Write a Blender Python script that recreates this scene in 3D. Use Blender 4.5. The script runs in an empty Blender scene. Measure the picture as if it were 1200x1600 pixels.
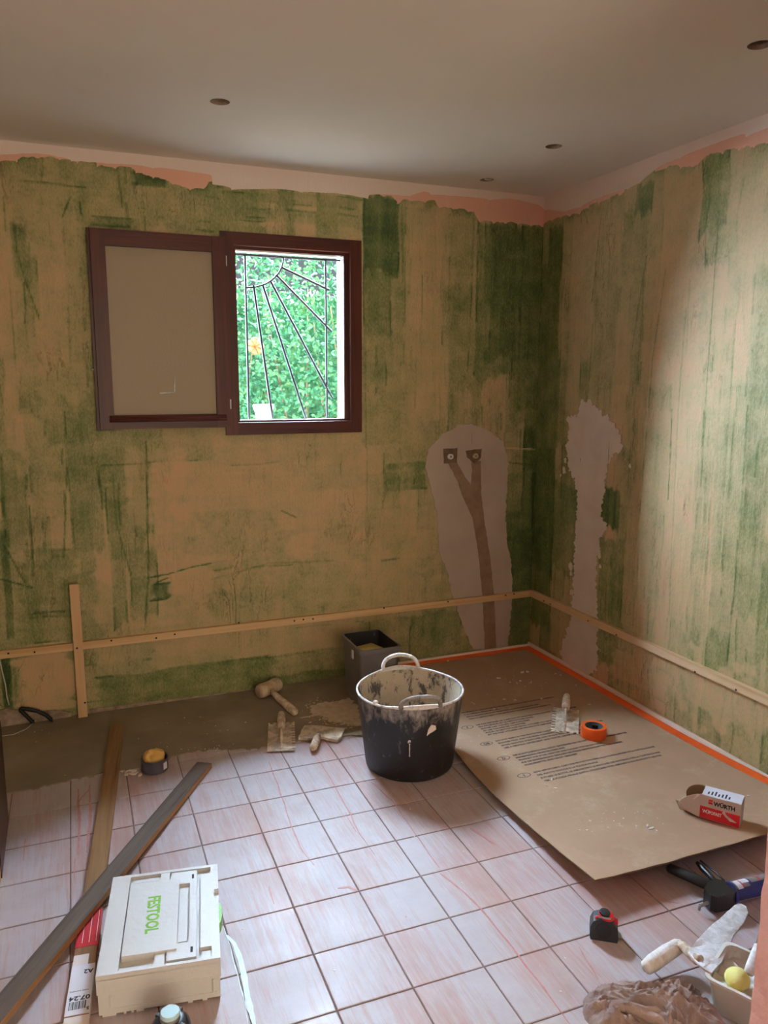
import bpy, bmesh, math, random
import numpy as np
from mathutils import Vector, Matrix, noise as mnoise
sc = bpy.context.scene
COL = sc.collection
random.seed(7)
PI = math.pi
# ------------------------------------------------------------------ camera
CF, CYAW, CPIT, CROL = 1230.4, 0.38813, 0.16667, 0.00238
CPOS = np.array([-2.44066, -3.73501, 1.54515])
_fw = np.array([math.sin(CYAW)*math.cos(CPIT), math.cos(CYAW)*math.cos(CPIT), -math.sin(CPIT)])
_r0 = np.array([math.cos(CYAW), -math.sin(CYAW), 0.0]); _u0 = np.cross(_r0, _fw)
_r = _r0*math.cos(CROL)+_u0*math.sin(CROL); _u = -_r0*math.sin(CROL)+_u0*math.cos(CROL)
cd = bpy.data.cameras.new('camera'); cam = bpy.data.objects.new('camera', cd); COL.objects.link(cam)
cd.sensor_fit = 'VERTICAL'; cd.sensor_height = 24; cd.lens = CF/1600*24; cd.clip_start = 0.05
M = Matrix.Identity(4)
for i in range(3):
    M[i][0], M[i][1], M[i][2], M[i][3] = _r[i], _u[i], -_fw[i], CPOS[i]
cam.matrix_world = M
sc.camera = cam
def ray(px, py):
    return _fw + _r*(px-600)/CF - _u*(py-800)/CF
def hit(px, py, ax, val):
    d = ray(px, py); return CPOS + d*(val-CPOS[ax])/d[ax]
def PB(px, py, y=0.0):          # point on a plane parallel to the back wall -> x, z
    p = hit(px, py, 1, y); return p[0], p[2]
def PR(px, py, x=0.0):          # point on the right wall -> -y, z
    p = hit(px, py, 0, x); return -p[1], p[2]
def PF(px, py, z=0.0):          # point on a level plane -> x, y
    p = hit(px, py, 2, z); return p[0], p[1]
# ------------------------------------------------------------------ light and exposure
sc.view_settings.view_transform = 'Standard'; sc.view_settings.look = 'None'
sc.view_settings.exposure = 0.24; sc.view_settings.gamma = 1.0; sc.view_settings.use_curve_mapping = False
sc.cycles.use_denoising = True; sc.cycles.max_bounces = 10; sc.cycles.diffuse_bounces = 6
sc.cycles.sample_clamp_indirect = 6.0; sc.cycles.caustics_reflective = False; sc.cycles.caustics_refractive = False
w = bpy.data.worlds.new('sky'); sc.world = w; w.use_nodes = True
bg = w.node_tree.nodes['Background']; bg.inputs[0].default_value = (0.75, 0.9, 1.0, 1); bg.inputs[1].default_value = 0.25
def light(name, kind, loc, target, energy, color, size=None):
    l = bpy.data.lights.new(name, kind); l.energy = energy; l.color = color
    o = bpy.data.objects.new(name, l); COL.objects.link(o); o.location = loc
    o.rotation_euler = (Vector(target)-Vector(loc)).to_track_quat('-Z', 'Y').to_euler()
    if size: l.shape = 'RECTANGLE'; l.size, l.size_y = size
    return o
# all of these stand outside the picture: the sun from the left outside, the open sky on the window side (at infinity), and a warm fill added behind the viewpoint, its source unseen
sun = light('sun_offscreen', 'SUN', (-6, 1.0, 9), (0, 1.4, 0), 16.0, (1.0, 0.93, 0.8)); sun.data.angle = 0.01
sky = light('open_sky_window_side_offscreen', 'SUN', (-1.38, 30, 10), (-1.38, 0, 1.75), 255, (0.60, 0.79, 1.0)); sky.data.angle = math.radians(100)
light('fill_behind_offscreen', 'AREA', (-1.75, -5.52, 1.2), (-1.75, 0, 1.2), 48, (1.0, 0.87, 0.66), (1.3, 2.3))
# ------------------------------------------------------------------ materials
MATS = {}
class NT:
    def __init__(s, name):
        s.m = bpy.data.materials.new(name); s.m.use_nodes = True; s.t = s.m.node_tree; s.b = s.t.nodes['Principled BSDF']
        MATS[name] = s.m
    def n(s, typ, ins=None, **kw):
        nd = s.t.nodes.new(typ)
        for k, v in kw.items(): setattr(nd, k, v)
        for k, v in (ins or {}).items(): s.set(nd.inputs[k], v)
        return nd
    def set(s, sock, v):
        if hasattr(v, 'is_output'): s.t.links.new(v, sock)
        elif isinstance(v, tuple) and len(v) == 3 and sock.type == 'RGBA': sock.default_value = (*v, 1)
        else: sock.default_value = v
    def P(s, **kw):
        for k, v in kw.items(): s.set(s.b.inputs[k.replace('_', ' ')], v)
    def co(s, scale=(1, 1, 1), kind='Object', rot=(0, 0, 0)):
        if kind == 'World': src = s.n('ShaderNodeNewGeometry').outputs['Position']
        else: src = s.n('ShaderNodeTexCoord').outputs[kind]
        return s.n('ShaderNodeMapping', {'Vector': src, 'Scale': scale, 'Rotation': rot}).outputs[0]
    def noise(s, vec, scale, detail=4, rough=.55, dist=0.0):
        return s.n('ShaderNodeTexNoise', {'Vector': vec, 'Scale': scale, 'Detail': detail, 'Roughness': rough, 'Distortion': dist}).outputs[0]
    def ramp(s, fac, stops, interp='LINEAR'):
        r = s.n('ShaderNodeValToRGB', {'Fac': fac}); e = r.color_ramp; e.interpolation = interp
        while len(e.elements) < len(stops): e.elements.new(0.5)
        for el, (p, c) in zip(e.elements, stops):
            el.position = p; el.color = (*c, 1) if isinstance(c, tuple) else (c, c, c, 1)
        return r.outputs[0]
    def mix(s, fac, a, b, blend='MIX'):
        m = s.n('ShaderNodeMix', data_type='RGBA', blend_type=blend)
        s.set(m.inputs[0], fac); s.set(m.inputs[6], a); s.set(m.inputs[7], b); return m.outputs[2]
    def math(s, op, a, b=0.0, clamp=False):
        m = s.n('ShaderNodeMath', operation=op, use_clamp=clamp); s.set(m.inputs[0], a); s.set(m.inputs[1], b); return m.outputs[0]
    def bump(s, h, strength=.3, dist=.002):
        s.P(Normal=s.n('ShaderNodeBump', {'Height': h, 'Strength': strength, 'Distance': dist}).outputs[0])
def lin(r, g, b):
    f = lambda c: (c/255/12.92) if c/255 <= .04045 else ((c/255+.055)/1.055)**2.4
    return (f(r), f(g), f(b))
def simple(name, c1, c2=None, scale=12, rough=.6, bump=0, bscale=None, stretch=(1, 1, 1), metal=0, spec=.5, **kw):
    k = NT(name); v = k.co(stretch)
    if c2 is None: k.P(Base_Color=c1)
    else: k.P(Base_Color=k.ramp(k.noise(v, scale, 5), [(.32, c1), (.68, c2)]))
    k.P(Roughness=rough, Metallic=metal, Specular_IOR_Level=spec, **kw)
    if bump: k.bump(k.noise(v, bscale or scale*3, 4), bump)
    return k.m
# painted wall: attribute 'paint' = (green coat, bare salmon, white coat)
def wall_mat():
    k = NT('painted_plaster')
    at = k.n('ShaderNodeAttribute', attribute_name='paint')
    sep = k.n('ShaderNodeSeparateColor', {'Color': at.outputs['Color']}).outputs
    streak = k.noise(k.co((55, 55, 2.2)), 1.0, 3, .6)
    mott = k.noise(k.co(), 9, 6, .65); grain = k.noise(k.co((1, 1, .45)), 150, 3, .7)
    hs = k.noise(k.co((3, 3, 40)), 1.0, 3, .6)
    g = k.math('ADD', sep[0], k.math('MULTIPLY', k.math('SUBTRACT', streak, .5), .14))
    g = k.math('ADD', g, k.math('MULTIPLY', k.math('SUBTRACT', mott, .5), .7))
    g = k.math('ADD', g, k.math('MULTIPLY', k.math('SUBTRACT', hs, .5), .04))
    g = k.math('ADD', g, k.math('MULTIPLY', k.math('SUBTRACT', grain, .5), .62))
    c = k.ramp(g, [(0.0, lin(206, 162, 124)), (.2, lin(192, 164, 120)), (.42, lin(170, 156, 110)), (.62, lin(130, 132, 80)), (.82, lin(90, 104, 54)), (1.0, lin(58, 78, 36))])
    edge = k.noise(k.co(), 30, 4, .6)
    pm = k.math('ADD', sep[1], k.math('MULTIPLY', k.math('SUBTRACT', edge, .5), .8), True)
    c = k.mix(k.ramp(pm, [(.42, 0.0), (.58, 1.0)]), c, k.mix(k.noise(k.co(), 6), lin(232, 172, 146), lin(222, 180, 158)))
    wm = k.math('ADD', sep[2], k.math('MULTIPLY', k.math('SUBTRACT', edge, .5), .6), True)
    c = k.mix(k.ramp(wm, [(.42, 0.0), (.58, 1.0)]), c, lin(232, 216, 205))
    cr = k.noise(k.co((14, 14, 2.5)), 1.0, 5, .65, .8)
    crack = k.ramp(k.math('ABSOLUTE', k.math('SUBTRACT', cr, .5)), [(.0, 1.0), (.006, 0.0)])
    crack = k.math('MULTIPLY', crack, k.ramp(k.noise(k.co(), 3.3, 2), [(.5, 0.0), (.62, .55)]))
    crack = k.math('MULTIPLY', crack, k.math('SUBTRACT', 1.0, k.math('ADD', sep[1], sep[2], True), True))
    c = k.mix(crack, c, lin(78, 66, 40))
    k.P(Base_Color=c, Roughness=.62, Specular_IOR_Level=.35)
    h = k.math('ADD', k.math('MULTIPLY', streak, .5), k.math('ADD', k.math('MULTIPLY', grain, .5), k.math('MULTIPLY', mott, 1.2)))
    k.bump(k.math('SUBTRACT', h, crack), .9, .005)
    return k.m
wall_mat()
def tile_mat():
    k = NT('floor_tile_glaze')
    rnd = k.n('ShaderNodeObjectInfo').outputs['Random']
    rot = (0, 0, .12)
    st = k.noise(k.co((42, 2.6, 1), 'World', rot), 1.0, 4, .6)
    fine = k.noise(k.co((130, 9, 1), 'World', rot), 1.0, 4, .7)
    big = k.noise(k.co((3.4, 1.1, 1), 'World', rot), 1.0, 3, .5)
    cl = k.noise(k.co((1, 1, 1), 'World'), 14, 6, .65)
    base = k.mix(cl, lin(176, 166, 168), lin(200, 190, 192))
    red = k.math('ADD', k.math('MULTIPLY', big, .95), k.math('ADD', k.math('MULTIPLY', st, .5), k.math('MULTIPLY', k.math('SUBTRACT', rnd, .5), .12)))
    red = k.math('ADD', red, k.math('MULTIPLY', k.math('SUBTRACT', fine, .5), .6))
    c = k.mix(k.ramp(red, [(.64, 0.0), (.82, .45), (1.0, .75)]), base, k.mix(fine, lin(166, 112, 90), lin(190, 140, 120)))
    dirt = k.noise(k.co((1, 1, 1), 'World'), 5, 6, .7)
    c = k.mix(k.ramp(dirt, [(.56, 0.0), (.75, .35)]), c, lin(160, 138, 122))
    k.P(Base_Color=c, Roughness=k.ramp(k.noise(k.co((1, 1, 1), 'World'), 8, 5), [(.3, .38), (.7, .6)]), Specular_IOR_Level=.4)
    k.bump(k.math('ADD', fine, k.math('MULTIPLY', cl, .6)), .18, .001)
    return k.m
tile_mat()
simple('grout', lin(118, 96, 88), lin(142, 120, 110), 30, .9, .3)
def screed_mat():
    k = NT('cement_screed'); v = k.co()
    c = k.ramp(k.noise(v, 3.2, 6, .6), [(.3, lin(118, 106, 84)), (.55, lin(138, 124, 100)), (.75, lin(156, 142, 122))])
    c = k.mix(k.ramp(k.noise(v, 1.3, 4), [(.58, 0.0), (.7, .6)]), c, lin(176, 164, 150))
    k.P(Base_Color=c, Roughness=.85); k.bump(k.noise(v, 60, 5), .25, .002); return k.m
screed_mat()
simple('ceiling_paint', lin(226, 222, 214), lin(232, 228, 221), 2.0, .75, .05, 80)
simple('plain_wall', lin(214, 196, 180), lin(222, 204, 190), 3, .8)
simple('pink_plaster', lin(228, 176, 168), lin(238, 190, 182), 30, .8, .6, 60)
def wood(name, a, b, dark, sc_=1.0, rough=.55, axis=0, bump=.25):
    k = NT(name); s = [60*sc_]*3; s[axis] = 2.2*sc_
    v = k.co(tuple(s)); f = k.noise(v, 1.0, 5, .65, .6)
    s2 = [140*sc_]*3; s2[axis] = 4*sc_
    c = k.ramp(f, [(.28, dark), (.45, a), (.72, b)])
    c = k.mix(k.math('MULTIPLY', k.noise(k.co(tuple(s2)), 1.0, 3), .35), c, dark)
    k.P(Base_Color=c, Roughness=rough, Specular_IOR_Level=.3); k.bump(f, bump, .001); return k.m
wood('pale_pine', lin(214, 178, 128), lin(228, 196, 150), lin(190, 148, 98), .5, .6)
wood('pale_pine_upright', lin(210, 170, 124), lin(224, 190, 146), lin(188, 144, 98), .5, .6, 2)
wood('pale_pine_side', lin(216, 184, 140), lin(230, 202, 164), lin(190, 152, 108), .5, .6, 1)
wood('brown_plank', lin(140, 104, 66), lin(166, 128, 84), lin(84, 56, 32), .7, .5, 1)
wood('grey_plank', lin(96, 84, 74), lin(118, 104, 92), lin(58, 46, 36), .8, .42, 1)  # grey on the board faces, browner edges on the sides
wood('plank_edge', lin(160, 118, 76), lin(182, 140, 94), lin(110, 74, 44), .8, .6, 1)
wood('mahogany', lin(74, 30, 18), lin(96, 42, 24), lin(44, 15, 9), .6, .38, 2, .1)
wood('mahogany_rail', lin(74, 30, 18), lin(96, 42, 24), lin(44, 15, 9), .6, .38, 0, .1)
wood('mahogany_dark', lin(54, 22, 14), lin(68, 28, 17), lin(30, 10, 7), .6, .3, 2, .1)
simple('white_plaster', lin(214, 200, 188), lin(226, 214, 204), 8, .85, .5, 40)
simple('grey_plaster', lin(176, 160, 144), lin(190, 174, 158), 5, .85, .25, 50)
simple('brown_mortar', lin(128, 102, 76), lin(150, 124, 96), 18, .9, .6, 60)
simple('recess_shade_mortar', lin(92, 70, 52), lin(122, 98, 74), 40, .95, .8, 90)  # recess shade worked into the mortar colour
simple('rubble', lin(176, 158, 136), lin(120, 98, 76), 22, .95, .9, 60)
simple('brass', lin(214, 198, 160), rough=.35, metal=.6)
simple('black_plastic', lin(26, 26, 28), lin(34, 34, 36), 20, .42)
simple('black_rubber', lin(18, 18, 19), rough=.6)
simple('iron', lin(20, 19, 20), rough=.5)
simple('steel', lin(170, 168, 164), lin(190, 188, 184), 20, .35, metal=.8)
simple('white_plastic', lin(226, 226, 222), lin(232, 232, 228), 6, .4)
simple('green_plastic', lin(120, 190, 40), rough=.35)
simple('red_plastic', lin(200, 30, 40), rough=.4)
simple('blue_plastic', lin(24, 34, 92), lin(30, 42, 108), 10, .35)
simple('orange_tape', lin(236, 92, 24), lin(244, 104, 32), 10, .5)
simple('teal_card', lin(96, 116, 122), lin(70, 84, 90), 14, .7)
simple('yellow_sponge', lin(226, 200, 112), lin(240, 222, 150), 20, .95, .8, 90)
simple('ochre_cloth', lin(206, 160, 78), lin(224, 186, 110), 12, .9, .3)
simple('lemon_sponge', lin(236, 226, 120), lin(246, 238, 160), 20, .95, .6, 120)
simple('wet_plaster', lin(222, 220, 214), lin(236, 234, 230), 12, .4, .5, 40)
simple('dust', lin(190, 168, 138), lin(210, 190, 162), 30, .95, .4, 90)
simple('bin_grey', lin(112, 106, 102), lin(124, 118, 114), 9, .55, .1)
simple('ink', lin(44, 36, 48), rough=.8)
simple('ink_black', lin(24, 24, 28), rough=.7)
simple('print_red', lin(204, 26, 40), rough=.5)
simple('print_white', lin(240, 236, 234), rough=.5)
simple('card_white', lin(222, 208, 200), lin(228, 216, 208), 6, .6)
simple('card_label', lin(222, 220, 226), rough=.5)
simple('card_brown', lin(120, 92, 62), lin(134, 104, 72), 8, .8)
simple('card_edge', lin(96, 72, 52), lin(116, 90, 66), 60, .9)
simple('white_foam', lin(240, 222, 210), lin(246, 232, 222), 20, .8)
simple('tin_grey', lin(76, 72, 80), lin(92, 88, 94), 10, .4, metal=.2)
simple('cyan_cap', lin(196, 232, 240), rough=.3)
simple('cyan_spill', lin(206, 226, 228), lin(226, 240, 240), 40, .5, .2)
simple('pink_streak', lin(186, 128, 118), lin(198, 146, 138), 40, .6)
simple('cable_white', lin(196, 190, 176), rough=.5)
simple('paving', lin(222, 216, 204), lin(232, 226, 216), 6, .9)
simple('white_render', lin(245, 243, 238), lin(250, 248, 244), 6, .8)
simple('bark', lin(96, 80, 60), lin(120, 100, 78), 20, .9)
simple('petal', lin(240, 110, 60), lin(250, 140, 90), 10, .6)
def leaf_mat():
    k = NT('hedge_leaf')
    v = k.co(); f = k.noise(v, 7, 5, .7)
    k.P(Base_Color=k.ramp(f, [(.3, lin(30, 66, 46)), (.5, lin(54, 100, 66)), (.7, lin(104, 142, 84))]), Roughness=.6, Specular_IOR_Level=.15)
    return k.m
leaf_mat()
def cardboard_mat():
    k = NT('cardboard'); v = k.co()
    c = k.ramp(k.noise(v, 3, 5), [(.3, lin(164, 132, 102)), (.7, lin(178, 146, 116))])
    c = k.mix(k.math('MULTIPLY', k.noise(k.co((160, 4, 1)), 1.0, 2), .12), c, lin(130, 102, 70))
    dust = k.math('MULTIPLY', k.ramp(k.noise(v, 5.5, 6, .7), [(.52, 0.0), (.72, .5)]), k.ramp(k.noise(v, 90, 3), [(.4, .3), (.7, 1.0)]))
    c = k.mix(dust, c, lin(206, 184, 160))
    k.P(Base_Color=c, Roughness=.75); k.bump(k.noise(v, 25, 4), .1, .002); return k.m
cardboard_mat()
def crusted(name, base, crust, lo, hi, scale, zlo=None, zhi=None, rough=.55, zdir=1):
    k = NT(name); v = k.co((1, 1, .6))
    f = k.noise(v, scale, 6, .68, .4)
    if zlo is not None:
        z = k.n('ShaderNodeSeparateXYZ', {'Vector': k.n('ShaderNodeTexCoord').outputs['Object']}).outputs[2]
        f = k.math('ADD', f, k.n('ShaderNodeMapRange', {'Value': z, 'From Min': zlo, 'From Max': zhi, 'To Min': 0.0, 'To Max': .3}).outputs[0])
    m = k.ramp(f, [(lo, 0.0), (hi, 1.0)])
    cc = k.mix(k.noise(k.co(), 30, 5, .7), crust, tuple(min(1, c*1.35) for c in crust))
    k.P(Base_Color=k.mix(m, base, cc), Roughness=k.math('ADD', k.math('MULTIPLY', m, .3), rough, True))
    k.bump(k.math('ADD', k.math('MULTIPLY', m, .6), k.noise(k.co(), 50, 4)), .5, .003); return k.m
crusted('tub_outside', lin(22, 19, 20), lin(142, 132, 122), .60, .82, 22, .2, .36, .42)
crusted('tub_inside', lin(84, 78, 72), lin(186, 170, 148), .42, .50, 22, rough=.6)
crusted('tub_rim', lin(120, 116, 112), lin(214, 210, 206), .3, .5, 30, rough=.5)
crusted('bin_inside', lin(30, 27, 26), lin(140, 130, 120), .6, .74, 16, rough=.6)
crusted('crusted_steel', lin(176, 160, 140), lin(206, 190, 168), .42, .56, 22, rough=.55)
crusted('crusted_handle', lin(166, 144, 118), lin(204, 186, 164), .4, .62, 30, rough=.7)
crusted('mallet_skin', lin(164, 138, 108), lin(204, 180, 150), .38, .62, 18, rough=.7)
crusted('gun_black', lin(18, 18, 20), lin(130, 130, 130), .66, .74, 60, rough=.4)
crusted('white_smear', lin(206, 206, 204), lin(232, 232, 232), .35, .6, 30, rough=.5)
crusted('trowel_grip', lin(214, 206, 194), lin(236, 232, 226), .4, .6, 26, rough=.45)
crusted('caseplastic', lin(212, 212, 208), lin(196, 190, 184), .66, .84, 26, rough=.42)
def cloth_mat():
    k = NT('brown_cloth'); v = k.co()
    c = k.ramp(k.noise(v, 10, 5, .6), [(.3, lin(140, 116, 106)), (.7, lin(172, 150, 140))])
    c = k.mix(k.ramp(k.noise(v, 30, 5, .7), [(.62, 0.0), (.74, .5)]), c, lin(184, 168, 158))
    k.P(Base_Color=c, Roughness=.9); k.bump(k.math('ADD', k.noise(k.co(), 60, 5, .7, .8), k.math('MULTIPLY', k.noise(k.co(), 500, 2), .15)), .7, .006); return k.m
cloth_mat()
def frosted():
    k = NT('frosted_glass'); k.P(Base_Color=lin(232, 212, 176), Roughness=.42, Transmission_Weight=.55, IOR=1.35, Specular_IOR_Level=.6)
    k.bump(k.noise(k.co(), 160, 2), .6, .002); return k.m
frosted()
def trans_plastic():
    k = NT('milky_plastic'); k.P(Base_Color=lin(232, 232, 222), Roughness=.35, Subsurface_Weight=.25, Subsurface_Radius=(.01, .01, .01)); return k.m
trans_plastic()
# ------------------------------------------------------------------ mesh helpers
def finish(name, bm, m, parent=None, loc=None, rot=None, bevel=0, seg=2, smooth=False, wn=True):
    if bevel:
        es = [e for e in bm.edges if e.is_manifold and e.calc_face_angle(0) > .5]
        bmesh.ops.bevel(bm, geom=es, offset=bevel, segments=seg, affect='EDGES', profile=.6, clamp_overlap=True)
    bmesh.ops.recalc_face_normals(bm, faces=bm.faces)
    me = bpy.data.meshes.new(name); bm.to_mesh(me); bm.free()
    return link(name, me, m, parent, loc, rot, smooth)
def link(name, me, m, parent=None, loc=None, rot=None, smooth=False):
    if m: me.materials.append(MATS[m])
    if smooth:
        me.shade_smooth() if smooth is True else me.set_sharp_from_angle(angle=smooth)
    o = bpy.data.objects.new(name, me); COL.objects.link(o)
    if loc is not None: o.location = loc
    if rot is not None: o.rotation_euler = rot
    if parent: o.parent = parent
    return o
def B(): return bmesh.new()
def box(bm, lo, hi, mat=None):
    vs = [bm.verts.new((x, y, z)) for x in (lo[0], hi[0]) for y in (lo[1], hi[1]) for z in (lo[2], hi[2])]
    if mat is not None:
        for v in vs: v.co = mat @ v.co
    for f in ((0, 1, 3, 2), (4, 6, 7, 5), (0, 4, 5, 1), (2, 3, 7, 6), (0, 2, 6, 4), (1, 5, 7, 3)): bm.faces.new([vs[i] for i in f])
    return bm
def ring(bm, c, n, b, r, seg, ph=0):
    return [bm.verts.new(Vector(c)+n*(math.cos(2*PI*i/seg+ph)*r)+b*(math.sin(2*PI*i/seg+ph)*r)) for i in range(seg)]
def tube(bm, pts, rad, seg=10, caps=True, flat=1.0, up=None):
    pts = [Vector(p) for p in pts]; rs = rad if isinstance(rad, (list, tuple)) else [rad]*len(pts)
    prev = None; rings = []; ref = Vector(up) if up else None
    for i, p in enumerate(pts):
        t = (pts[min(i+1, len(pts)-1)]-pts[max(i-1, 0)]).normalized()
        if ref is not None: n = (ref-t*ref.dot(t)).normalized()
        elif prev is None:
            a = Vector((0, 0, 1)) if abs(t.z) < .9 else Vector((1, 0, 0)); n = (a-t*a.dot(t)).normalized()
        else: n = (prev-t*prev.dot(t)).normalized()
        prev = n; rings.append(ring(bm, p, n*flat, t.cross(n), rs[i], seg))
    for a, b in zip(rings, rings[1:]):
        for i in range(seg): bm.faces.new((a[i], a[(i+1) % seg], b[(i+1) % seg], b[i]))
    if caps: bm.faces.new(rings[0][::-1]); bm.faces.new(rings[-1])
    return bm
def lathe(bm, prof, seg=40, close=False):
    rs = [[bm.verts.new((r*math.cos(2*PI*i/seg), r*math.sin(2*PI*i/seg), z)) for i in range(seg)] if r > 1e-6 else [bm.verts.new((0, 0, z))] for r, z in prof]
    pr = list(zip(rs, rs[1:])) + ([(rs[-1], rs[0])] if close else [])
    for a, b in pr:
        for i in range(seg):
            j = (i+1) % seg
            if len(a) == 1 and len(b) == 1: continue
            if len(a) == 1: bm.faces.new((a[0], b[j], b[i]))
            elif len(b) == 1: bm.faces.new((a[i], a[j], b[0]))
            else: bm.faces.new((a[i], a[j], b[j], b[i]))
    return bm
def prism(bm, poly, z0, z1, f=lambda u, v, w: (u, v, w)):
    a = [bm.verts.new(f(u, v, z0)) for u, v in poly]; b = [bm.verts.new(f(u, v, z1)) for u, v in poly]
    n = len(poly)
    bm.faces.new(a[::-1]); bm.faces.new(b)
    for i in range(n): bm.faces.new((a[i], a[(i+1) % n], b[(i+1) % n], b[i]))
    return bm
def tri(bm):
    bm.normal_update()
    bmesh.ops.triangulate(bm, faces=[f for f in bm.faces if len(f.verts) > 4]); return bm
def ragged(poly, step, amp, seed, keep=lambda u, v: True):
    out = []; n = len(poly); rr = random.Random(seed)
    for i in range(n):
        a, b = Vector(poly[i]), Vector(poly[(i+1) % n]); m = max(1, int((b-a).length/step))
        nn = Vector((-(b-a).y, (b-a).x)).normalized() if (b-a).length else Vector((0, 0))
        for j in range(m):
            p = a.lerp(b, j/m)
            if keep(p.x, p.y): p = p+nn*amp*(mnoise.noise(Vector((p.x*40, p.y*40, seed)))*1.6+rr.uniform(-.4, .4))
            out.append((p.x, p.y))
    return out
def tag(o, label=None, cat=None, group=None, kind=None):
    if label: o['label'] = label
    if cat: o['category'] = cat
    if group: o['group'] = group
    if kind: o['kind'] = kind
    return o
def empty(name, loc=(0, 0, 0), rz=0, label=None, cat=None, group=None, kind=None, rot=None):
    o = bpy.data.objects.new(name, None); COL.objects.link(o); o.location = loc; o.rotation_euler = rot or (0, 0, rz); o.empty_display_size = .05
    return tag(o, label, cat, group, kind)
def text(name, s, size, m, parent, loc, rot=(0, 0, 0), align='LEFT', sx=1.0, bold=0.0, ext=.00015, valign='BOTTOM_BASELINE', width=None):
    cu = bpy.data.curves.new(name, 'FONT'); cu.body = s; cu.size = size; cu.align_x = align; cu.align_y = valign; cu.extrude = ext; cu.offset = bold; cu.resolution_u = 2
    o = bpy.data.objects.new(name, cu); COL.objects.link(o)
    dg = bpy.context.evaluated_depsgraph_get(); dg.update()
    me = bpy.data.meshes.new_from_object(o.evaluated_get(dg)); bpy.data.objects.remove(o); bpy.data.curves.remove(cu)
    if width:
        xs = [v.co.x for v in me.vertices]; sx = width/(max(xs)-min(xs))
    me.transform(Matrix.Diagonal((sx, 1, 1, 1))); me.materials.clear()
    me.name = name
    return link(name, me, m, parent, loc, rot)
# ------------------------------------------------------------------ the room
XL, YF, H, WT = -2.80, -5.60, 2.50, 0.20
WX0, WX1, WZ0, WZ1 = -1.668, -1.094, 1.338, 2.150     # window opening in the back wall
def vn(U, Z, fu, fz, seed):
    """smooth value noise 0..1 on coordinate arrays"""
    rs = np.random.RandomState(seed); T = rs.rand(512, 512)
    a = U*fu+500; b = Z*fz+500; i = np.floor(a).astype(int); j = np.floor(b).astype(int); s = a-i; t = b-j
    s = s*s*(3-2*s); t = t*t*(3-2*t); g = lambda p, q: T[p % 512, q % 512]
    return (g(i, j)*(1-s)+g(i+1, j)*s)*(1-t)+(g(i, j+1)*(1-s)+g(i+1, j+1)*s)*t
def sstep(x, w): return np.clip(x/w+.5, 0, 1)
class Painter:
    def __init__(s, us, zs, base, seed):
        s.U, s.Z = np.meshgrid(us, zs, indexing='ij'); s.rs = np.random.RandomState(seed); s.k = seed*1000
        s.g = base+.16*(vn(s.U, s.Z, 3, 2, seed)-.5)
        s.p = np.zeros_like(s.g); s.w = np.zeros_like(s.g); s.d = np.zeros_like(s.g)
    def stroke(s, u0, u1, z0, z1, val, a=.6, vert=True, soft=.006, rag=.05, ridge=.26, tilt=0.0):
        s.k += 1; k = s.k; U, Z = s.U-tilt*(s.Z-z1), s.Z
        pad = .12
        sl = (slice(*np.searchsorted(s.U[:, 0], [u0-pad-abs(tilt)*(z1-z0), u1+pad+abs(tilt)*(z1-z0)])), slice(*np.searchsorted(s.Z[0], [z0-pad, z1+pad])))
        U, Z = U[sl], Z[sl]
        if U.size == 0: return
        if vert:
            wob = .008*(vn(Z*0, Z, 1, 7, k)-.5)*2
            du = np.minimum(U-u0-wob, u1-U+wob)
            e = rag*(vn(U, U*0, 45, 1, k+5)-.5)+rag*.7*(vn(U, U*0, 12, 1, k+6)-.5)
            dz = np.minimum(Z-z0-e, z1-Z+e*.6)
            st = vn(U, Z, 50, 2.2, k+9)
            m = sstep(du, soft)*sstep(dz, .02)
        else:
            wob = .008*(vn(U, U*0, 7, 1, k)-.5)*2
            du = np.minimum(Z-z0-wob, z1-Z+wob)
            e = rag*(vn(Z*0, Z, 1, 45, k+5)-.5)
            dz = np.minimum(U-u0-e, u1-U+e)
            st = vn(U, Z, 2.2, 50, k+9)
            m = sstep(du, soft)*sstep(dz, .02)
        m = m*a*(.75+.4*st)
        m = np.clip(m, 0, 1)
        s.g[sl] = s.g[sl]*(1-m)+val*m
        if ridge:
            rd = np.exp(-((du-.004)/.004)**2)*(dz > 0)*(vn(U, Z, 9, 9, k+3) > .58)
            s.g[sl] += ridge*rd; s.d[sl] += .0015*rd
        s.d[sl] += .0006*m
    def blob(s, u, z, ru, rz, val, a):
        s.k += 1; k = s.k
        r = np.sqrt(((s.U-u)/ru)**2+((s.Z-z)/rz)**2)+1.3*(vn(s.U, s.Z, 14, 14, k)-.5)+.5*(vn(s.U, s.Z, 45, 45, k+1)-.5)
        m = sstep(1-r, .35)*a; s.g = s.g*(1-m)+val*m
    def top(s, edge, salmon, white):
        """edge/salmon: polylines (u,z) of the coat's ragged upper limit and of the salmon band's limit"""
        us = s.U[:, 0]
        def line(pl, fu, amp, sd):
            pl = sorted(pl); y = np.interp(us, [a for a, b in pl], [b for a, b in pl])
            # brush ends: stepped along u, rounded
            n = us*fu; i = np.floor(n); f = n-i; T = np.random.RandomState(sd).rand(4096)
            return y+amp*(T[(i.astype(int)+2000) % 4096]-.5)+amp*.6*(np.sqrt(np.clip(1-(2*f-1)**2, 0, 1))-.6)
        e = line(edge, 13, .018, 3)[:, None]+.006*(vn(s.U, s.Z*0, 60, 1, 77)-.5); w = line(white, 3, .02, 4)[:, None]+.02*(vn(s.U, s.Z*0, 5, 1, 78)-.5)
        s.p = np.maximum(s.p, sstep(s.Z-e, .006)); s.w = np.maximum(s.w, sstep(s.Z-w, .012))
        s.g += .22*np.exp(-np.clip(e-s.Z, 0, 1)/.02)*(s.Z < e)*(vn(s.U, s.Z, 10, 10, 5) > .5)
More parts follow.
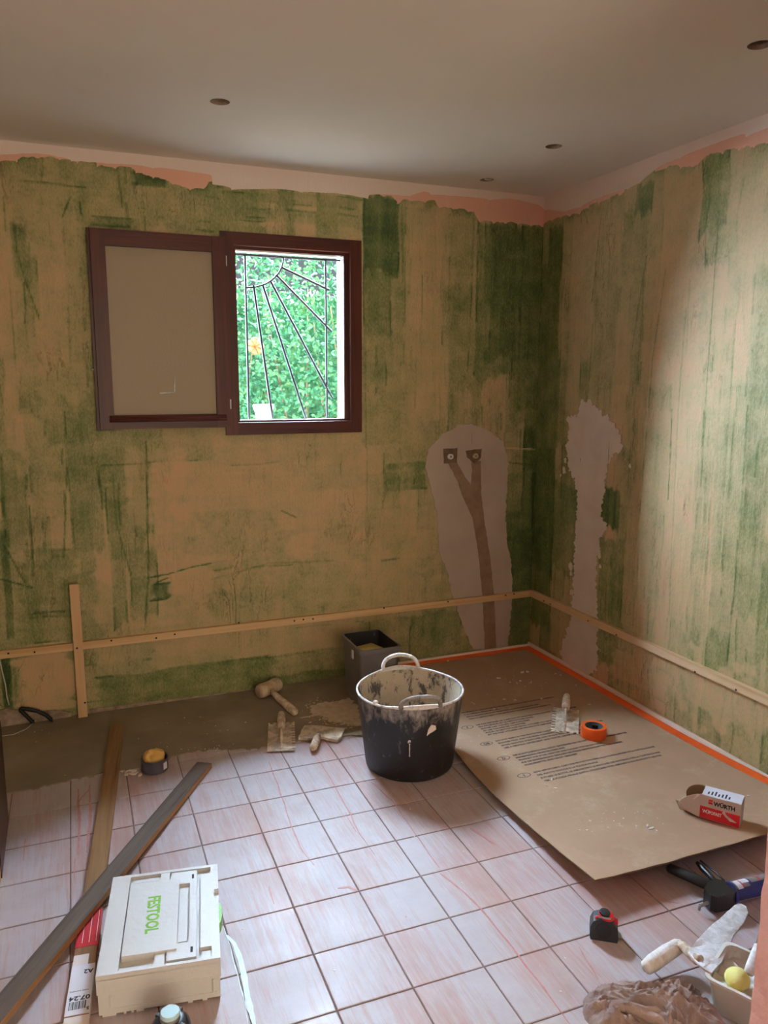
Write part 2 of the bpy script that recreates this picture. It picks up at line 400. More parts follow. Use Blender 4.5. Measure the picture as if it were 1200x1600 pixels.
def wall_mesh(name, us, zs, fmap, hole, pt):
    nu, nz = len(us), len(zs)
    U, Z = pt.U, pt.Z
    co = np.stack(fmap(U, Z, pt.d), -1).reshape(-1, 3)
    ii, jj = np.meshgrid(np.arange(nu-1), np.arange(nz-1), indexing='ij')
    uc, zc = (us[:-1]+us[1:])/2, (zs[:-1]+zs[1:])/2
    if hole:
        k = ~((uc[ii] > hole[0]) & (uc[ii] < hole[1]) & (zc[jj] > hole[2]) & (zc[jj] < hole[3])); ii, jj = ii[k], jj[k]
    ii, jj = ii.ravel(), jj.ravel(); a = ii*nz+jj
    q = np.stack([a, a+nz, a+nz+1, a+1], -1)
    me = bpy.data.meshes.new(name); me.vertices.add(len(co)); me.vertices.foreach_set('co', co.ravel())
    me.loops.add(q.size); me.loops.foreach_set('vertex_index', q.ravel().astype(np.int32))
    me.polygons.add(len(q)); me.polygons.foreach_set('loop_start', (np.arange(len(q))*4).astype(np.int32))
    me.update(calc_edges=True); me.validate()
    at = me.attributes.new('paint', 'FLOAT_COLOR', 'POINT')
    c = np.stack([np.clip(pt.g, 0, 1.1), pt.p, pt.w, np.ones_like(pt.g)], -1).reshape(-1, 4).astype(np.float32)
    at.data.foreach_set('color', c.ravel()); me.shade_smooth()
    return me
def axis_pts(a, b, res, snap=()):
    v = np.linspace(a, b, int(round((b-a)/res))+1)
    for s_ in snap:
        i = np.argmin(abs(v-s_)); v[i] = s_
    return v
# ---- back wall
us = axis_pts(XL, 0.0, .006, (WX0, WX1)); zs = axis_pts(0, H, .006, (WZ0, WZ1))
pt = Painter(us, zs, .50, 11)
rs = np.random.RandomState(21)
for i in range(150):                                   # loose everyday brush strokes
    u = rs.uniform(XL, 0); z = rs.uniform(.05, 2.3); wv = rs.uniform(.05, .13); L = rs.uniform(.2, .8)
    v = rs.choice([.12, .2, .3, .38, .5, .6], p=[.06, .12, .18, .22, .24, .18])
    if -2.0 < u < -.95 and .45 < z < 1.15 or (u < -1.2 and rs.rand() < .35):
        pt.stroke(u, u+L*.8, z, z+wv, min(v, .42), rs.uniform(.4, .75), vert=False, ridge=.08)
    else: pt.stroke(u, u+wv, z, z+L, v, rs.uniform(.45, .8), tilt=rs.uniform(-.05, .05), soft=.004)
def sb(x0, y0, x1, y1, val, a=.7, vert=True, **kw):
    (ua, zb), (ub, za) = PB(x0, y0), PB(x1, y1)
    pt.stroke(min(ua, ub), max(ua, ub), min(za, zb), max(za, zb), val, a, vert, **kw)
# broad tones: bare peach below the window, olive to both sides
sb(230, 690, 570, 905, .14, .7, False, soft=.05, ridge=0); sb(270, 740, 560, 960, .26, .5, False, soft=.06, ridge=0)
for a in [(300, 800, 420, 860, .52), (420, 830, 560, 900, .44), (330, 880, 520, 930, .48), (470, 690, 570, 760, .44), (250, 930, 420, 985, .5), (440, 900, 650, 960, .46), (600, 840, 690, 960, .5), (620, 620, 690, 720, .46)]: sb(*a, .55, False, soft=.02, rag=.09, ridge=.06)
sb(0, 270, 140, 620, .34, .6, soft=.04); sb(40, 380, 110, 560, .2, .5, soft=.03); sb(0, 560, 40, 700, .12, .5)
sb(150, 880, 330, 990, .14, .5, False, soft=.05, ridge=0); sb(240, 990, 560, 1045, .2, .6, False, soft=.04, ridge=0)
for a in [(330, 288, 565, 330, .6, .7, False), (330, 318, 560, 358, .56, .7, False), (325, 296, 420, 345, .66, .5, False),
          (566, 303, 622, 430, .9, .9), (568, 420, 612, 520, .74, .7), (560, 500, 590, 600, .55, .5), (140, 336, 205, 356, .68, .7, False), (250, 338, 330, 362, .56, .6, False),
          (210, 268, 262, 294, .9, .85, False), (15, 350, 46, 440, .72, .6), (30, 400, 62, 500, .6, .5), (10, 280, 150, 330, .48, .5, False),
          (632, 320, 700, 660, .30, .7), (700, 330, 745, 520, .46, .7), (690, 440, 735, 545, .62, .6), (745, 345, 800, 590, .68, .75), (757, 350, 852, 480, .8, .6), (768, 352, 812, 560, .86, .7),
          (815, 350, 858, 640, .84, .8), (820, 600, 848, 930, .92, .9), (800, 560, 850, 660, .66, .7), (790, 800, 842, 900, .92, .9), (795, 880, 838, 1015, .86, .85), (790, 740, 830, 830, .72, .6),
          (600, 725, 665, 765, .78, .8, False), (575, 760, 640, 840, .5, .5), (640, 380, 690, 520, .2, .5), (640, 540, 700, 650, .24, .5), (625, 560, 650, 760, .45, .5),
          (0, 715, 16, 860, .9, .9), (0, 740, 48, 830, .66, .7), (0, 830, 26, 1000, .84, .8), (30, 860, 125, 960, .7, .65, False), (45, 700, 105, 800, .55, .6), (100, 640, 165, 860, .64, .7), (150, 670, 200, 800, .72, .6), (165, 760, 200, 980, .66, .6),
          (195, 700, 235, 820, .3, .6), (200, 860, 250, 960, .66, .6), (240, 910, 268, 935, .9, .8, False), (235, 740, 262, 830, .24, .6),
          (30, 960, 120, 1000, .68, .6, False), (0, 1020, 22, 1110, .96, .9), (22, 1030, 115, 1108, .05, .8, False), (130, 1040, 240, 1085, .42, .6, False),
          (150, 1060, 545, 1092, .72, .75, False), (250, 1045, 420, 1080, .66, .6, False), (380, 1030, 560, 1072, .7, .6, False), (640, 960, 720, 1030, .7, .7), (660, 1000, 740, 1040, .6, .6, False), (430, 985, 560, 1040, .3, .5, False),
          (150, 668, 340, 720, .5, .55, False), (340, 690, 480, 722, .34, .5, False), (330, 820, 480, 880, .4, .4, False), (530, 700, 600, 800, .3, .5), (560, 880, 660, 960, .24, .5, False), (560, 800, 680, 870, .26, .5, False)]:
    sb(*a)
for x, y, rx, ry, v, al in [(760, 560, .03, .05, .95, .7), (280, 760, .05, .12, -.05, .5), (470, 850, .1, .05, -.05, .5), (840, 760, .03, .14, .98, .6)]:
    u, z = PB(x, y); pt.blob(u, z, rx, ry, v, al)
def scratch(p, pts, wd, val, f):
    q = [f(*a) for a in pts]
    for (ua, za), (ub, zb) in zip(q, q[1:]):
        L2 = (ub-ua)**2+(zb-za)**2
        t = np.clip(((p.U-ua)*(ub-ua)+(p.Z-za)*(zb-za))/L2, 0, 1)
        dd = np.hypot(p.U-ua-t*(ub-ua), p.Z-za-t*(zb-za))+.003*(vn(p.U, p.Z, 40, 40, 6)-.5)
        m = np.clip(1.2-dd/wd, 0, 1); p.g += (val-p.g)*np.clip(m, 0, 1)*.8; p.d -= .0012*m
for pts, v in [([(230, 903), (262, 897), (300, 886), (330, 880)], 1.0), ([(245, 910), (262, 903)], 1.05), ([(22, 352), (26, 390), (40, 440), (62, 500)], .9), ([(124, 316), (127, 335)], 1.0), ([(110, 308), (97, 340)], .95), ([(5, 850), (22, 880), (40, 912)], 1.0), ([(0, 905), (50, 918)], 1.0), ([(46, 790), (50, 850), (52, 900)], .9), ([(104, 740), (102, 800), (100, 870)], .85),
               ([(176, 742), (182, 820), (205, 900)], .85), ([(228, 690), (230, 780), (232, 900), (226, 985)], .9), ([(660, 430), (660, 500)], .9), ([(440, 798), (462, 808)], .9), ([(330, 905), (420, 880), (520, 876)], .62), ([(570, 480), (572, 700)], .7), ([(574, 700), (572, 900)], .55), ([(628, 320), (630, 440)], .8), ([(850, 350), (846, 480), (842, 600), (836, 780), (830, 920)], 1.05), ([(790, 700), (835, 702)], -.2), ([(785, 722), (830, 726)], 1.0)]: scratch(pt, pts, .0045, v, PB)
pt.d += .002*(vn(pt.U, pt.Z, 5, 5, 3)-.5)+.0012*(vn(pt.U, pt.Z, 22, 22, 4)-.5)
edge = [PB(*q) for q in [(-60, 250), (0, 250), (100, 250), (150, 257), (210, 267), (250, 280), (290, 293), (318, 295), (326, 285), (370, 288), (420, 286), (450, 293), (500, 299), (540, 303), (566, 306), (612, 308), (622, 318), (632, 312), (680, 316), (686, 326), (740, 331), (748, 344), (800, 347), (846, 356), (856, 356)]]
white = [PB(*q) for q in [(-60, 232), (0, 244), (60, 242), (130, 250), (200, 257), (260, 266), (330, 275), (332, 290), (560, 303), (640, 308), (662, 300), (700, 306), (760, 310), (800, 314), (840, 322), (858, 330)]]
pt.top(edge, None, white)
bw = link('wall_back', wall_mesh('wall_back', us, zs, lambda U, Z, d: (U, -d, Z), (WX0, WX1, WZ0, WZ1), pt), 'painted_plaster'); tag(bw, kind='structure')
# wall thickness: reveals and the outside skin
bm = B()
for lo, hi in [((XL-.3, .006, -.2), (WX0, WT, H+.2)), ((WX1, .006, -.2), (.3, WT, H+.2)), ((WX0, .006, -.2), (WX1, WT, WZ0)), ((WX0, .006, WZ1), (WX1, WT, H+.2))]: box(bm, lo, hi)
finish('wall_core', bm, 'white_render', bw)
# ---- right wall
us = axis_pts(0.0, 2.76, .006); zs = axis_pts(0, H, .006)
pt = Painter(us, zs, .40, 12)
rs = np.random.RandomState(5)
for i in range(110):
    u = rs.uniform(0, 2.75); wv = rs.uniform(.05, .14); z1 = rs.uniform(.5, 2.35); L = rs.uniform(.5, 1.7)
    v = rs.choice([.02, .1, .2, .3, .42, .55, .66], p=[.09, .13, .18, .2, .2, .13, .07])
    pt.stroke(u, u+wv, z1-L, z1, v, rs.uniform(.45, .75), tilt=rs.uniform(-.03, .03), soft=.004)
def sr(x0, y0, x1, y1, val, a=.7, vert=True, **kw):
    (ua, zb), (ub, za) = PR(x0, y0), PR(x1, y1)
    pt.stroke(min(ua, ub), max(ua, ub), min(za, zb), max(za, zb), val, a, vert, **kw)
for a in [(846, 350, 882, 700, .62, .7), (858, 360, 878, 420, .86, .8), (846, 420, 862, 900, .8, .7), (880, 345, 930, 560, .3, .6), (862, 750, 902, 900, .72, .7), (880, 690, 905, 830, .78, .5), (838, 700, 858, 990, .88, .7),
          (938, 760, 966, 828, .96, .95), (938, 835, 966, 1045, .72, .8), (965, 700, 1000, 900, .5, .6), (930, 420, 1000, 600, .5, .55), (975, 330, 1010, 420, .6, .6), (995, 290, 1020, 330, .82, .8),
          (1040, 260, 1090, 600, .18, .6), (1100, 245, 1135, 360, .84, .75), (1110, 262, 1150, 420, .5, .5), (1150, 240, 1200, 520, .3, .55), (1070, 420, 1110, 820, .12, .55), (1010, 400, 1050, 900, .22, .6),
          (1120, 500, 1150, 1000, .16, .55), (1150, 600, 1175, 950, .5, .6), (1180, 420, 1200, 700, .46, .5), (1175, 540, 1200, 980, .6, .6), (1040, 560, 1075, 980, .1, .55), (990, 600, 1030, 950, .36, .6), (1100, 640, 1130, 900, .5, .55),
          (845, 950, 872, 1030, .76, .6), (860, 960, 900, 1040, .22, .6), (960, 1010, 1040, 1100, .16, .6, False)]:
    sr(*a)
u, z = PR(1130, 1090); pt.blob(u, z, .3, .12, .0, .5)
for pts, v in [([(1050, 640), (1048, 700), (1044, 780)], .95), ([(1040, 420), (1020, 560), (1000, 800)], .7), ([(1124, 330), (1110, 520), (1095, 760)], .75), ([(1010, 400), (985, 560)], .75), ([(940, 330), (925, 470)], .8), ([(1150, 500), (1140, 640), (1125, 860)], .6), ([(1118, 714), (1112, 800), (1106, 900)], -.4), ([(1030, 900), (1036, 1000)], -.1), ([(1186, 690), (1180, 745)], .9), ([(1072, 480), (1060, 640), (1050, 860), (1046, 960)], .6)]: scratch(pt, pts, .0045, v, PR)
pt.d += .002*(vn(pt.U, pt.Z, 5, 5, 8)-.5)+.0012*(vn(pt.U, pt.Z, 22, 22, 9)-.5)
edge = [PR(*q) for q in [(850, 352), (876, 340), (905, 334), (912, 326), (945, 312), (975, 302), (978, 288), (1000, 288), (1006, 272), (1040, 262), (1045, 260), (1090, 258), (1098, 250), (1104, 242), (1150, 236), (1156, 230), (1200, 226), (1290, 200)]]
white = [PR(*q) for q in [(850, 330), (880, 332), (920, 320), (970, 298), (1000, 286), (1030, 262), (1060, 246), (1100, 236), (1160, 215), (1200, 202), (1290, 170)]]
pt.top(edge, None, white)
rw = link('wall_right', wall_mesh('wall_right', us, zs, lambda U, Z, d: (-d, -U, Z), None, pt), 'painted_plaster'); tag(rw, kind='structure')
bm = B(); box(bm, (.006, YF-.1, -.2), (.3, .006, H+.2)); finish('wall_core', bm, 'plain_wall', rw)
bm = B(); box(bm, (-.004, YF, 0), (.006, -2.76, H)); finish('wall_lining', bm, 'plain_wall', rw)
# ---- remaining walls, ceiling
bm = B(); box(bm, (XL-.1, YF-.1, -.2), (XL, .3, H+.2)); tag(finish('wall_left', bm, 'plain_wall'), kind='structure')
bm = B(); box(bm, (XL-.1, YF-.1, -.2), (.3, YF, H+.2)); tag(finish('wall_front', bm, 'plain_wall'), kind='structure')
XP = PB(1185, 1455, -2.66)[0]
bm = B(); box(bm, (XP, -2.78, 0), (-.008, -2.66, H))
bmesh.ops.subdivide_edges(bm, edges=[e for e in bm.edges if abs(e.verts[0].co.z-e.verts[1].co.z) > 1], cuts=80)
for v in bm.verts:
    if v.co.x < XP+.05: v.co.x += .004*mnoise.noise(v.co*20); v.co.y += .003*mnoise.noise(v.co*23)
tag(finish('wall_partition', bm, 'pink_plaster', bevel=0), kind='structure')
HOLES = [(-1.858, -.787), (-.478, -.786), (-.458, -.194), (-.506, -1.862)]
def ceiling():
    bm = B(); es = []
    def loop(pts):
        vs = [bm.verts.new((*p, H)) for p in pts]; r = [bm.edges.new((vs[i], vs[(i+1) % len(vs)])) for i in range(len(vs))]; es.extend(r); return vs
    loop([(XL, YF), (0, YF), (0, 0), (XL, 0)])
    for c in HOLES: loop([(c[0]+.0335*math.cos(2*PI*i/28), c[1]+.0335*math.sin(2*PI*i/28)) for i in range(28)])
    bmesh.ops.triangle_fill(bm, edges=es, use_beauty=True)
    for f in bm.faces:
        if f.normal.z > 0: f.normal_flip()
    me = bpy.data.meshes.new('ceiling'); bm.to_mesh(me); bm.free()
    c = link('ceiling', me, 'ceiling_paint'); tag(c, kind='structure')
    bm = B(); box(bm, (XL-.1, YF-.1, H+.15), (.3, .2, H+.2)); finish('slab', bm, 'grey_plaster', c)
    for h in HOLES:
        bm = B(); lathe(bm, [(.0335, 0), (.0345, 0), (.0345, .014), (.0335, .014)], 28, True)
        finish('spotlight_hole', bm, 'rubble', c, (h[0], h[1], H))
        bm = B(); lathe(bm, [(.05, .014), (.055, .014), (.055, .12), (0, .12), (0, .115), (.05, .115)], 20)
        finish('hole_cavity', bm, 'grey_plaster', c, (h[0], h[1], H))
    bm = B(); tube(bm, [(-.03, .0, .03), (-.005, .005, .004), (.012, -.004, .001), (.03, .002, .02)], .006, 8)
    finish('wire_clip', bm, 'cable_white', c, (HOLES[2][0], HOLES[2][1], H), smooth=True)
ceiling()
# door casing added on the unseen wall to frame the fill light
d = empty('added_door_frame', (-1.75, YF, 0), kind='structure')
for lo, hi in (((-.75, 0, 0), (-.66, .06, 2.42)), ((.66, 0, 0), (.75, .06, 2.42)), ((-.66, 0, 2.36), (.66, .06, 2.42))):
    bm = B(); box(bm, lo, hi); finish('added_casing', bm, 'mahogany', d, bevel=.004)
# ---- floor: grout bed, tiles, screed
TA, TB, TX, TY, TT = .2058, .2082, -1.47601, -1.68741, -.01502
bm = B(); box(bm, (XL, YF, -.1), (0, 0, -.0035)); fl = tag(finish('floor', bm, 'grout'), kind='structure')
bm = B(); box(bm, (0, 0, -.0035), (1, 1, 0))
for v in bm.verts:
    pass
tile_me = None
def tile_mesh():
    bm = B(); g = .0022; ch = .0016
    a = [(g, g), (TA-g, g), (TA-g, TB-g), (g, TB-g)]; b = [(g+ch, g+ch), (TA-g-ch, g+ch), (TA-g-ch, TB-g-ch), (g+ch, TB-g-ch)]
    lo = [bm.verts.new((*p, -.0035)) for p in a]; mi = [bm.verts.new((*p, -.001)) for p in a]; hi = [bm.verts.new((*p, 0)) for p in b]
    bm.faces.new(hi); bm.faces.new(lo[::-1])
    for r0, r1 in ((lo, mi), (mi, hi)):
        for i in range(4): bm.faces.new((r0[i], r0[(i+1) % 4], r1[(i+1) % 4], r1[i]))
    me = bpy.data.meshes.new('tile'); bm.to_mesh(me); bm.free(); me.materials.append(MATS['floor_tile_glaze']); return me
bm.free(); tile_me = tile_mesh()
ct, st_ = math.cos(TT), math.sin(TT)
rr = random.Random(3)
for c in range(-7, 8):
    for r in range(-6, 14):
        u, v = c*TA, -r*TB-TB
        x, y = TX+u*ct-v*st_, TY+u*st_+v*ct
        sx = 1.0
        if x < XL+.002:
            if x+TA < XL+.03: continue
            cut = XL+.004-x; sx = (TA-cut)/TA; x += cut*ct; y += cut*st_
        if x+TA > -.002: sx = (-.006-x)/TA
        if sx < .1: continue
        if y > -.62 or (x > -.98 and y > -1.5): continue
        t = bpy.data.objects.new('tile', tile_me); COL.objects.link(t); t.parent = fl
        t.location = (x, y, rr.uniform(-.0004, .0004)); t.rotation_euler = (0, 0, TT); t.scale.x = sx
front = [PF(*q) for q in [(14, 1241), (60, 1232), (130, 1216), (165, 1208), (195, 1204), (240, 1196), (285, 1178), (330, 1172), (400, 1171), (460, 1160), (530, 1150), (565, 1150), (640, 1140)]]
poly = [(XL, -.001), (XL, front[0][1])] + front + [(-1.0, -.66), (-1.0, -.001)]
bm = B(); prism(bm, ragged(poly, .012, .010, 4, lambda u, v: v < -.3 and XL+.02 < u < -1.02), -.0035, .005); tri(bm)
finish('screed', bm, 'cement_screed', fl)
# dried paint on the tiles
def ribbon(name, pts, wid, m, parent, seed, z=.0007, thick=.0005, amp=.003):
    P = [Vector(PF(*q)) for q in pts]; S = []
    for a, b in zip(P, P[1:]):
        n = max(2, int((b-a).length/.015)); S += [a.lerp(b, i/n) for i in range(n)]
    S.append(P[-1]); L, R = [], []
    for i, p in enumerate(S):
        t = (S[min(i+1, len(S)-1)]-S[max(i-1, 0)]).normalized(); n = Vector((-t.y, t.x)); f = i/(len(S)-1)
        ww = wid*(.55+.9*abs(mnoise.noise(Vector((i*.35, seed, 0)))))*(1-.5*abs(2*f-1)**3); o = n*amp*mnoise.noise(Vector((i*.2, seed, 5)))
        L.append(p+n*ww/2+o); R.append(p-n*ww/2+o)
    bm = B(); prism(bm, [(p.x, p.y) for p in L+R[::-1]], z-thick, z); tri(bm)
    return finish(name, bm, m, parent)
for i, (pts, wd) in enumerate([([(688, 1365), (720, 1390), (752, 1420), (800, 1480), (850, 1545), (890, 1600)], .008), ([(500, 1190), (522, 1226), (545, 1268), (560, 1300), (585, 1335)], .006), ([(420, 1190), (437, 1235), (455, 1290), (470, 1325), (490, 1352)], .006),
                  ([(580, 1222), (612, 1250), (640, 1290), (668, 1330), (686, 1356)], .005), ([(622, 1228), (640, 1246)], .006), ([(735, 1294), (775, 1320)], .012), ([(122, 1232), (124, 1290), (122, 1335)], .012), ([(140, 1226), (141, 1280), (136, 1332)], .012), ([(120, 1260), (128, 1246), (141, 1232)], .008),
                  ([(528, 1388), (545, 1386), (558, 1392)], .014), ([(420, 1385), (428, 1412)], .008), ([(540, 1270), (556, 1300)], .004), ([(40, 1310), (36, 1345)], .005), ([(118, 1340), (115, 1375)], .005), ([(1000, 1395), (1040, 1408), (1060, 1412)], .006), ([(905, 1480), (935, 1530)], .005)]):
    ribbon('paint_streak', pts, wd, 'pink_streak', fl, i)
ribbon('paint_spill', [(354, 1462), (366, 1475), (376, 1500), (381, 1520), (384, 1545), (390, 1575), (398, 1605)], .024, 'cyan_spill', fl, 40, .0012, .001)
ribbon('paint_drip', [(350, 1450), (360, 1480), (370, 1520), (380, 1560), (388, 1600)], .004, 'cyan_spill', fl, 41, .0014, .001)
# ---- wall details: plaster patches, mortar channel
def patch(name, wallf, pts, depth, m, parent, seed, step=.01, amp=.006, base=0.0, closed=None):
    poly = [wallf(*q) for q in pts]
    poly = ragged(poly, step, amp, seed, lambda u, v: v > .06)
    bm = B()
    if wallf is PB: prism(bm, poly, base, depth, lambda u, v, w: (u, -w, v))
    else: prism(bm, poly, base, depth, lambda u, v, w: (-w, -u, v))
    tri(bm); return finish(name, bm, m, parent)
patch('plaster_patch', PB, [(690, 679), (715, 664), (735, 662), (760, 671), (785, 690), (793, 715), (792, 760), (789, 800), (792, 850), (799, 880), (800, 930), (796, 985), (793, 1014), (738, 1014), (725, 985), (710, 940), (700, 900), (686, 860), (682, 800), (672, 760), (664, 728), (668, 702)], .0045, 'grey_plaster', bw, 3, .010, .006)
patch('mortar_channel', PB, [(699, 722), (713, 722), (724, 742), (735, 757), (737, 735), (736, 722), (750, 720), (751, 770), (757, 820), (765, 870), (771, 930), (775, 1014), (757, 1014), (753, 930), (747, 865), (738, 810), (722, 775), (714, 752)], .0065, 'brown_mortar', bw, 5, .012, .002)
patch('mortar_shade_patch', PB, [(692, 701), (714, 700), (713, 723), (693, 724)], .0075, 'recess_shade_mortar', bw, 6, .01, .002)  # flat mortar patch for the pipe recess, hole shade put into its colour
patch('mortar_shade_patch', PB, [(727, 704), (752, 701), (750, 716), (740, 724), (729, 714)], .0075, 'recess_shade_mortar', bw, 7, .01, .002)
patch('plaster_patch', PR, [(909, 627), (925, 628), (938, 640), (953.6, 655), (968, 670), (971, 686), (972, 706), (958, 709), (953.6, 724), (946.5, 741), (946, 761), (942, 784), (939, 801), (949, 823), (938, 841), (938, 856), (933.5, 876), (932, 902), (933.5, 931), (935, 974), (933.5, 1002), (935, 1048), (915, 1056), (883, 1038), (875, 1017), (883, 997), (893, 971), (895, 939), (898, 887), (899, 844), (902, 801), (903, 772), (899, 747), (890, 735), (886, 700), (889, 678), (892, 649), (902, 653)], .0045, 'white_plaster', rw, 9, .006, .014)
patch('plaster_patch', PB, [(-40, 1112), (0, 1108), (14, 1106), (30, 1108), (50, 1112), (85, 1108), (110, 1112), (112, 1120), (60, 1132), (0, 1145), (-40, 1150)], .012, 'rubble', bw, 12, .012, .006)
patch('plaster_patch', PB, [(135, 1108), (170, 1104), (230, 1096), (300, 1088), (360, 1081), (420, 1072), (420, 1078), (360, 1086), (300, 1094), (230, 1103), (170, 1111), (135, 1116)], .006, 'rubble', bw, 13, .012, .005)
rr = random.Random(31)
for px, py, r in [(884, 720, .010), (882, 735, .012), (889, 655, .012), (892, 885, .012), (893, 896, .009), (937, 868, .010), (938, 885, .007), (894, 925, .012), (936, 1015, .010), (932, 1030, .012), (877, 742, .006), (985, 728, .008)]:
    patch('plaster_spatter', PR, [(px+420*r*math.cos(a)*rr.uniform(.3, .9), py+420*r*math.sin(a)*rr.uniform(.7, 1.5)) for a in np.linspace(0, 2*PI, 9)[:-1]], .003, 'white_plaster', rw, 50+int(px), .008, .002)
def outlet(px, py, mm, label):
    x, z = PB(px, py)
    o = empty('water_outlet', (x, -.0075, z), 0, label, 'pipe')
    bm = B(); lathe(bm, [(.006, 0), (.0145, 0), (.0145, .014), (.0125, .016), (.007, .016), (.006, .012)], 24)
    finish('collar', bm, mm, o, rot=(PI/2, 0, 0), smooth=.6)
    bm = B(); lathe(bm, [(0, .004), (.0062, .004), (.0062, .003), (0, .003)], 16); finish('bore', bm, 'brown_mortar', o, rot=(PI/2, 0, 0))
outlet(702, 713, 'white_plastic', 'pale ring water pipe outlet on the square painted-shade mortar patch')
outlet(741, 712, 'brass', 'dull metal water pipe outlet on the ragged painted-shade mortar patch over the channel')
# ---- window: fixed frame, open sash, outside grille
win = empty('window_1', (0, 0, 0), kind='structure')
FX0, FX1, FZ0, FZ1 = -1.722, -1.040, 1.284, 2.207
def bar(name, lo, hi, m, parent, bev=.004):
    bm = B(); box(bm, lo, hi); return finish(name, bm, m, parent, bevel=bev)
fr = .058
bar('frame_stile', (FX0, -.014, FZ0), (FX0+fr, .06, FZ1), 'mahogany', win); bar('frame_stile', (FX1-fr, -.014, FZ0), (FX1, .06, FZ1), 'mahogany', win)
bar('frame_rail', (FX0+fr, -.014, FZ1-fr), (FX1-fr, .06, FZ1), 'mahogany_rail', win); bar('frame_rail', (FX0+fr, -.014, FZ0), (FX1-fr, .06, FZ0+fr), 'mahogany_rail', win)
for a in ((FX0+fr, .012, FZ0+fr, FX0+fr+.014, .06, FZ1-fr), (FX1-fr-.026, .012, FZ0+fr, FX1-fr, .06, FZ1-fr)): bar('rebate', a[:3], a[3:], 'mahogany', win, .002)
bar('rebate', (FX0+fr+.014, .012, FZ1-fr-.014), (FX1-fr-.026, .06, FZ1-fr), 'mahogany_rail', win, .002); bar('rebate', (FX0+fr+.014, .012, FZ0+fr), (FX1-fr-.026, .06, FZ0+fr+.010), 'mahogany_rail', win, .002)
for z in (2.075, 1.43):
    bm = B(); tube(bm, [(FX0+.02, -.022, z-.022), (FX0+.02, -.022, z+.022)], .006, 10); finish('hinge', bm, 'steel', win, smooth=.6)
SX0, SX1, SZ0, SZ1 = -2.292, -1.708, 1.325, 2.174
sash = empty('sash', (0, 0, 0)); sash.parent = win
sw = .072
bar('stile', (SX0+.012, -.052, SZ0), (SX0+sw, -.010, SZ1), 'mahogany', sash); bar('stile', (SX1-sw+.012, -.056, SZ0), (SX1, -.010, SZ1), 'mahogany', sash)
bar('rail', (SX0+sw, -.052, SZ1-.068), (SX1-sw+.012, -.010, SZ1), 'mahogany_rail', sash); bar('rail', (SX0+sw, -.052, SZ0), (SX1-sw+.012, -.010, SZ0+.062), 'mahogany_rail', sash)
bar('lip', (SX0, -.030, SZ0-.004), (SX0+.012, -.012, SZ1+.004), 'mahogany', sash, .002)
bm = B(); prism(bm, [(0, 0), (.018, .004), (.022, .012), (.012, .026), (0, .03)], SX0+sw-.02, SX1-.02, lambda u, v, w: (w, -.052-u, SZ0+.030+v)); finish('drip_moulding', bm, 'mahogany_rail', sash, bevel=.002)
bm = B(); box(bm, (SX0+sw-.006, -.034, SZ0+.056), (SX1-sw+.018, -.029, SZ1-.062)); finish('pane', bm, 'frosted_glass', sash)
bm = B(); tube(bm, [(SX0-.012, -.02, 1.585), (SX0+.004, -.02, 1.585)], .005, 8); finish('striker', bm, 'steel', sash, smooth=.6)
bm = B(); tube(bm, [(-2.02, -.036, 1.482), (-1.99, -.036, 1.484), (-1.958, -.036, 1.487)], .004, 6); tube(bm, [(-1.955, -.036, 1.49), (-1.953, -.036, 1.53), (-1.950, -.036, 1.56)], [.004, .003, .001], 6)
finish('paint_drip', bm, 'white_smear', sash, smooth=True)
grl = empty('window_grille', (0, .12, 1.3), 0, 'black iron sun ray grille outside the open window', 'grille')
def gbar(name, a, b, r=.0055):
    bm = B(); tube(bm, [(a[0], 0, a[1]-1.3), (b[0], 0, b[1]-1.3)], r, 8); finish(name, bm, 'iron', grl, smooth=.8)
G = lambda x, y: PB(x, y, .12)
gbar('cross_bar', (WX0-.01, 2.128), (WX1+.01, 2.128), .006)
gbar('upright', (-1.582, WZ0-.01), (-1.582, 2.128)); gbar('upright', (-1.180, WZ0-.01), (-1.180, 2.128))
bm = B(); tube(bm, [(-1.582+.188*math.sin(t), 0, 2.128-.150*math.cos(t)-1.3) for t in np.linspace(0, PI/2, 16)], .0045, 8); finish('arc', bm, 'iron', grl, smooth=True)
for a, b in [((396, 446), (427, 660)), ((410, 444), (480, 660)), ((423, 440), (519, 622)), ((431, 429), (518, 518)), ((440, 418), (514, 453))]: gbar('ray_bar', G(*a), G(*b), .0062)
# ---- left: tall dark wooden door panel set against the wall
d = empty('door_1', (XL, -1.025, 0), kind='structure')
bar('door_panel', (0.002, -.18, 0), (.103, .18, 2.05), 'mahogany_dark', d, .003)
bar('door_edge', (0.002, -.19, 0), (.100, -.18, 2.05), 'pale_pine_upright', d, .002)
